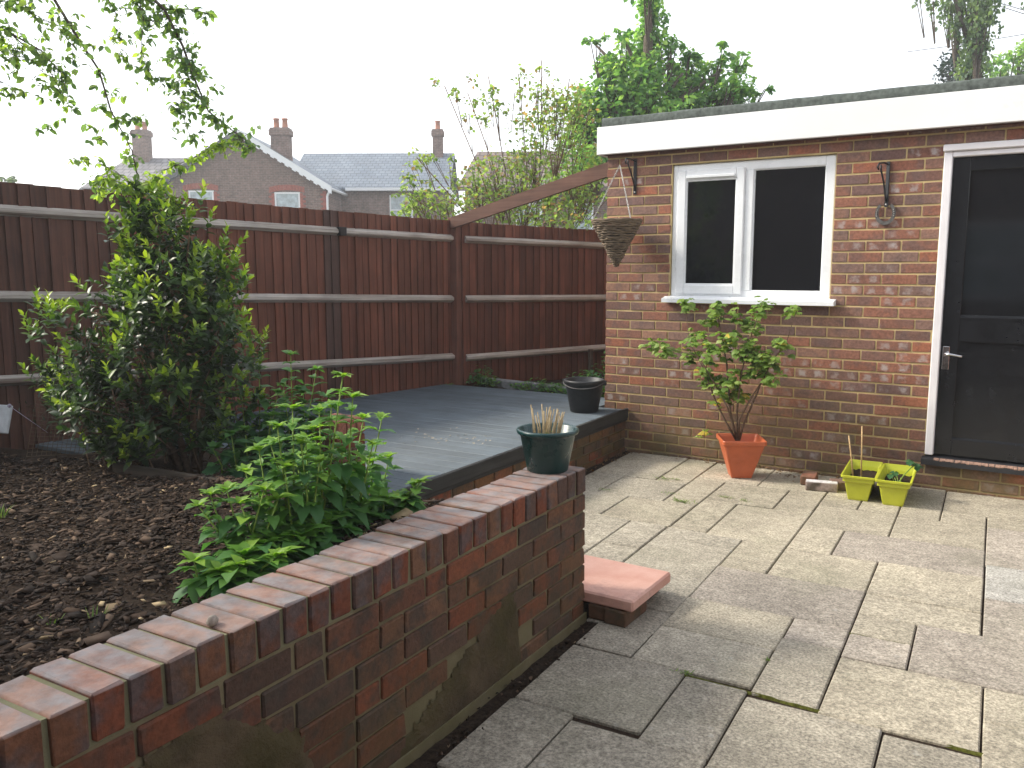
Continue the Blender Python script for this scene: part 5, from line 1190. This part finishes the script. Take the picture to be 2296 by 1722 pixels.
# bright green ivy covered tree
gd = 15.; gb = at(1395, 560, gd); limbs = [[(gb[0], gb[1], 0), at(1395, 400, gd), at(1398, 240, gd), at(1400, 100, gd), at(1402, 0, gd), at(1404, -60, gd)]]; clumps = []
for (x, y) in ((1250, 300), (1290, 210), (1330, 160), (1310, 260), (1480, 150), (1500, 180), (1560, 150), (1590, 190), (1610, 215), (1450, 120), (1280, 90), (1345, 75)): limbs.append([at(1395, min(y+170, 400), gd), at((1395+x)/2, y+60, gd), at(x, y, gd)])
for (x, y, rx, rz_, n_) in ((1390, 110, .30, .35, 170), (1385, 160, .4, .35, 230), (1390, 210, .42, .35, 260), (1395, 265, .45, .35, 260), (1400, 60, .22, .30, 100), (1380, 320, .5, .4, 220), (1340, 130, .22, .2, 60), (1320, 160, .3, .25, 90), (1290, 210, .35, .28, 120), (1330, 215, .4, .3, 160), (1260, 250, .35, .3, 120), (1300, 270, .4, .35, 160), (1340, 260, .3, .3, 120), (1265, 310, .4, .35, 170), (1320, 330, .4, .3, 160), (1275, 360, .4, .35, 170), (1240, 400, .4, .3, 130),
                            (1280, 88, .12, .1, 18), (1345, 75, .14, .1, 22), (1450, 90, .2, .16, 34), (1445, 140, .3, .22, 80), (1480, 160, .3, .25, 100), (1500, 190, .35, .25, 120), (1470, 210, .4, .25, 150), (1540, 160, .25, .2, 66), (1560, 110, .14, .2, 30), (1595, 140, .16, .3, 46), (1580, 190, .3, .2, 90), (1540, 215, .4, .2, 130), (1600, 215, .3, .14, 60), (1640, 195, .2, .07, 24), (1450, 250, .5, .25, 150), (1540, 250, .4, .2, 100), (1490, 110, .2, .15, 26), (1410, 15, .2, .3, 70), (1400, -20, .25, .3, 70), (1402, 40, .18, .25, 70)):
    clumps.append((at(x, y, gd+rnd.uniform(-.5, .6)), (rx*1.1, rx*1.1, rz_*1.1), int(n_*3.4)))
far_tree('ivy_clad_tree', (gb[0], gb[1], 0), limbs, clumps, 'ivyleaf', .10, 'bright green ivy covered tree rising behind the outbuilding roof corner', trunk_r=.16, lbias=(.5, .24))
# birch, conifer and a further tree on the right
bd = 20.; bb_ = at(2110, 600, bd); clumps = []; limbs = [[(bb_[0], bb_[1], 0), at(2112, 200, bd), at(2108, 60, bd), at(2100, -80, bd)], [at(2110, 150, bd), at(2060, -10, bd), at(2010, -30, bd)]]
for (x, y, rx, rz_, n_) in ((2110, 20, .3, .5, 170), (2112, 80, .28, .6, 200), (2105, 130, .28, .4, 160), (2095, 150, .3, .3, 130), (2065, 20, .25, .4, 90), (2045, 10, .2, .35, 50), (2010, 5, .16, .25, 26), (1985, 0, .12, .15, 12), (2060, 60, .15, .3, 34), (2130, 30, .2, .4, 70), (2100, -30, .6, .5, 160)):
    clumps.append((at(x, y, bd+rnd.uniform(-.4, .4)), (rx, rx, rz_), int(n_*3.)))
far_tree('birch_tree', (bb_[0], bb_[1], 0), limbs, clumps, 'birchleaf', .10, 'weeping birch hanging in at the top right corner', trunk_r=.15, droop=.9)
cd_ = 24.; cb_2 = at(2065, 600, cd_); clumps = [(at(2068+dx, y, cd_), (r_, r_, .35), n_) for dx, y, r_, n_ in ((0, 110, .15, 50), (-5, 130, .3, 110), (-8, 150, .42, 150), (-10, 175, .5, 160), (-10, 200, .6, 120))]
far_tree('conifer', (cb_2[0], cb_2[1], 0), [[(cb_2[0], cb_2[1], 0), at(2068, 200, cd_), at(2068, 100, cd_)]], clumps, 'conifer', .16, 'dark conifer tip beside the birch above the flat roof', trunk_r=.14, lbias=(.4, .25), aspect=.2)
ld = 26.; lb_ = at(2200, 600, ld); clumps = [(at(x, y, ld), (r_, r_, r_*.6), n_) for x, y, r_, n_ in ((2200, 110, .5, 150), (2175, 125, .4, 120), (2150, 145, .4, 110), (2140, 160, .4, 90), (2210, 150, .6, 140), (2240, 100, .6, 120), (2180, 165, .5, 80))]
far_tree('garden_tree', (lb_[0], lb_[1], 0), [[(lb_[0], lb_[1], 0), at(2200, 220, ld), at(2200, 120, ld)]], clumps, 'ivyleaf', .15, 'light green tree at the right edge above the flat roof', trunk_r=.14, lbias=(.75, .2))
sd_2 = 34.; sb_ = at(5, 600, sd_2); clumps = [(at(x, 385, sd_2), (.35, .35, .15), 40) for x in (0, 25)]
far_tree('distant_tree', (sb_[0], sb_[1], 0), [[(sb_[0], sb_[1], 0), at(10, 400, sd_2)]], clumps, 'birchleaf', .2, 'distant tree top just showing over the fence at the far left', trunk_r=.12)
for i, (pts, lab) in enumerate(((((1960, 112, 30), (2080, 96, 28), (2212, 74, 26), (2330, 50, 24)), 'single thin overhead cable crossing in front of the birch'), (((2120, -10, 26), (2165, 8, 25), (2212, 22, 24), (2330, 60, 22)), 'upper of two overhead cables at the top right corner'), (((2120, -5, 26), (2150, 10, 25.5), (2212, 30, 24), (2330, 75, 22)), 'lower of two overhead cables at the top right corner'))):
    c = MB().tube([at(*p) for p in pts], .012, 5).build('overhead_cable', M['blackplastic'], None, True); tag(c, lab, 'cable', 'overhead cables')

# ================================================================ BEHIND THE CAMERA (house added to darken the panes and block sky)
mh = empty('added_house', (0, -10.2, 0), 0, 'brick house added unseen behind the camera to darken the panes', 'house')
MB().quadbox((-4, -6, -.5), (9.5, 0, 5.2)).build('wall', M['fbrick'], mh)
m = MB(); m.hexa([(-4.4, .4, 5.1), (9.9, .4, 5.1), (9.9, -3, 7.6), (-4.4, -3, 7.6), (-4.4, .4, 5.3), (9.9, .4, 5.3), (9.9, -3, 7.8), (-4.4, -3, 7.8)]); m.build('tiled_roof', M['btile'], mh)
far_window(mh, 1.2, 2.6, .9, 2.2, .02, dress=False); far_window(mh, 1.4, 2.6, 3.4, 4.6, .02, dress=False); far_window(mh, 5.2, 6.4, 3.4, 4.6, .02, dress=False)
f3 = fence('fence', (6.05, .3), (6.05, -9.8), 1.9, 1.9, 0, 0, [(1.7, 1.7, 0, [(0, .5), (.5, 1)]), (.4, .4, 0, [(0, .5), (.5, 1)])], 'brown boundary fence right of the patio, outside the picture', step=.095)

n_ = 46; P = np.zeros((n_, 3)); P[:, 0] = rs.normal(-.35, .16, n_); P[:, 1] = rs.normal(-1.75, .12, n_); P[:, 2] = .353
sdst = leaves('dry_crumbs', P, unit(rs.normal(size=(n_, 3))*np.array([1, 1, .05])), np.array([[0, 0, 1.]]*n_), rs.uniform(.012, .035, n_), rs.uniform(.004, .010, n_), rs.uniform(0, 1, n_), M['sand']); tag(sdst, 'scatter of dry sandy crumbs on the middle of the deck', 'litter', kind='stuff')
for (px, py, lab) in ((5, 1120, 'grass sprout in the mulch at the left edge'), (205, 1370, 'thin grass sprout in the mulch near the coping'), (120, 1370, 'short grass sprout in the mulch left of the thin one')):
    q = hb(px, py, .56); r = empty('grass_tuft', tuple(q), 0, lab, 'grass', 'grass sprouts in the mulch'); k_ = 9; an = rs.uniform(0, 6.28, k_)
    leaves('blades', rs.normal(0, .006, (k_, 3))*np.array([1, 1, 0]), np.stack([np.cos(an)*.35, np.sin(an)*.35, np.ones(k_)], 1), [(.1, 0, 1)]*k_, rs.uniform(.04, .09, k_), .0025, rs.uniform(0, 1, k_), M['grass'], r, .3)

# ================================================================ HAZE
def haze_mat():
    m = bpy.data.materials.new('pale_haze'); m.use_nodes = True; t = m.node_tree; t.nodes.clear()
    o = t.nodes.new('ShaderNodeOutputMaterial'); v = t.nodes.new('ShaderNodeVolumePrincipled')
    v.inputs['Color'].default_value = (.95, .97, 1, 1); v.inputs['Density'].default_value = .0030; v.inputs['Anisotropy'].default_value = .35
    t.links.new(v.outputs[0], o.inputs['Volume']); return m
hz_ = MB().quadbox((-46, -20, -1.7), (30, 62, 13.5)).build('haze', haze_mat()); tag(hz_, 'thin pale haze filling the air between the garden and the far houses', 'haze', kind='stuff')
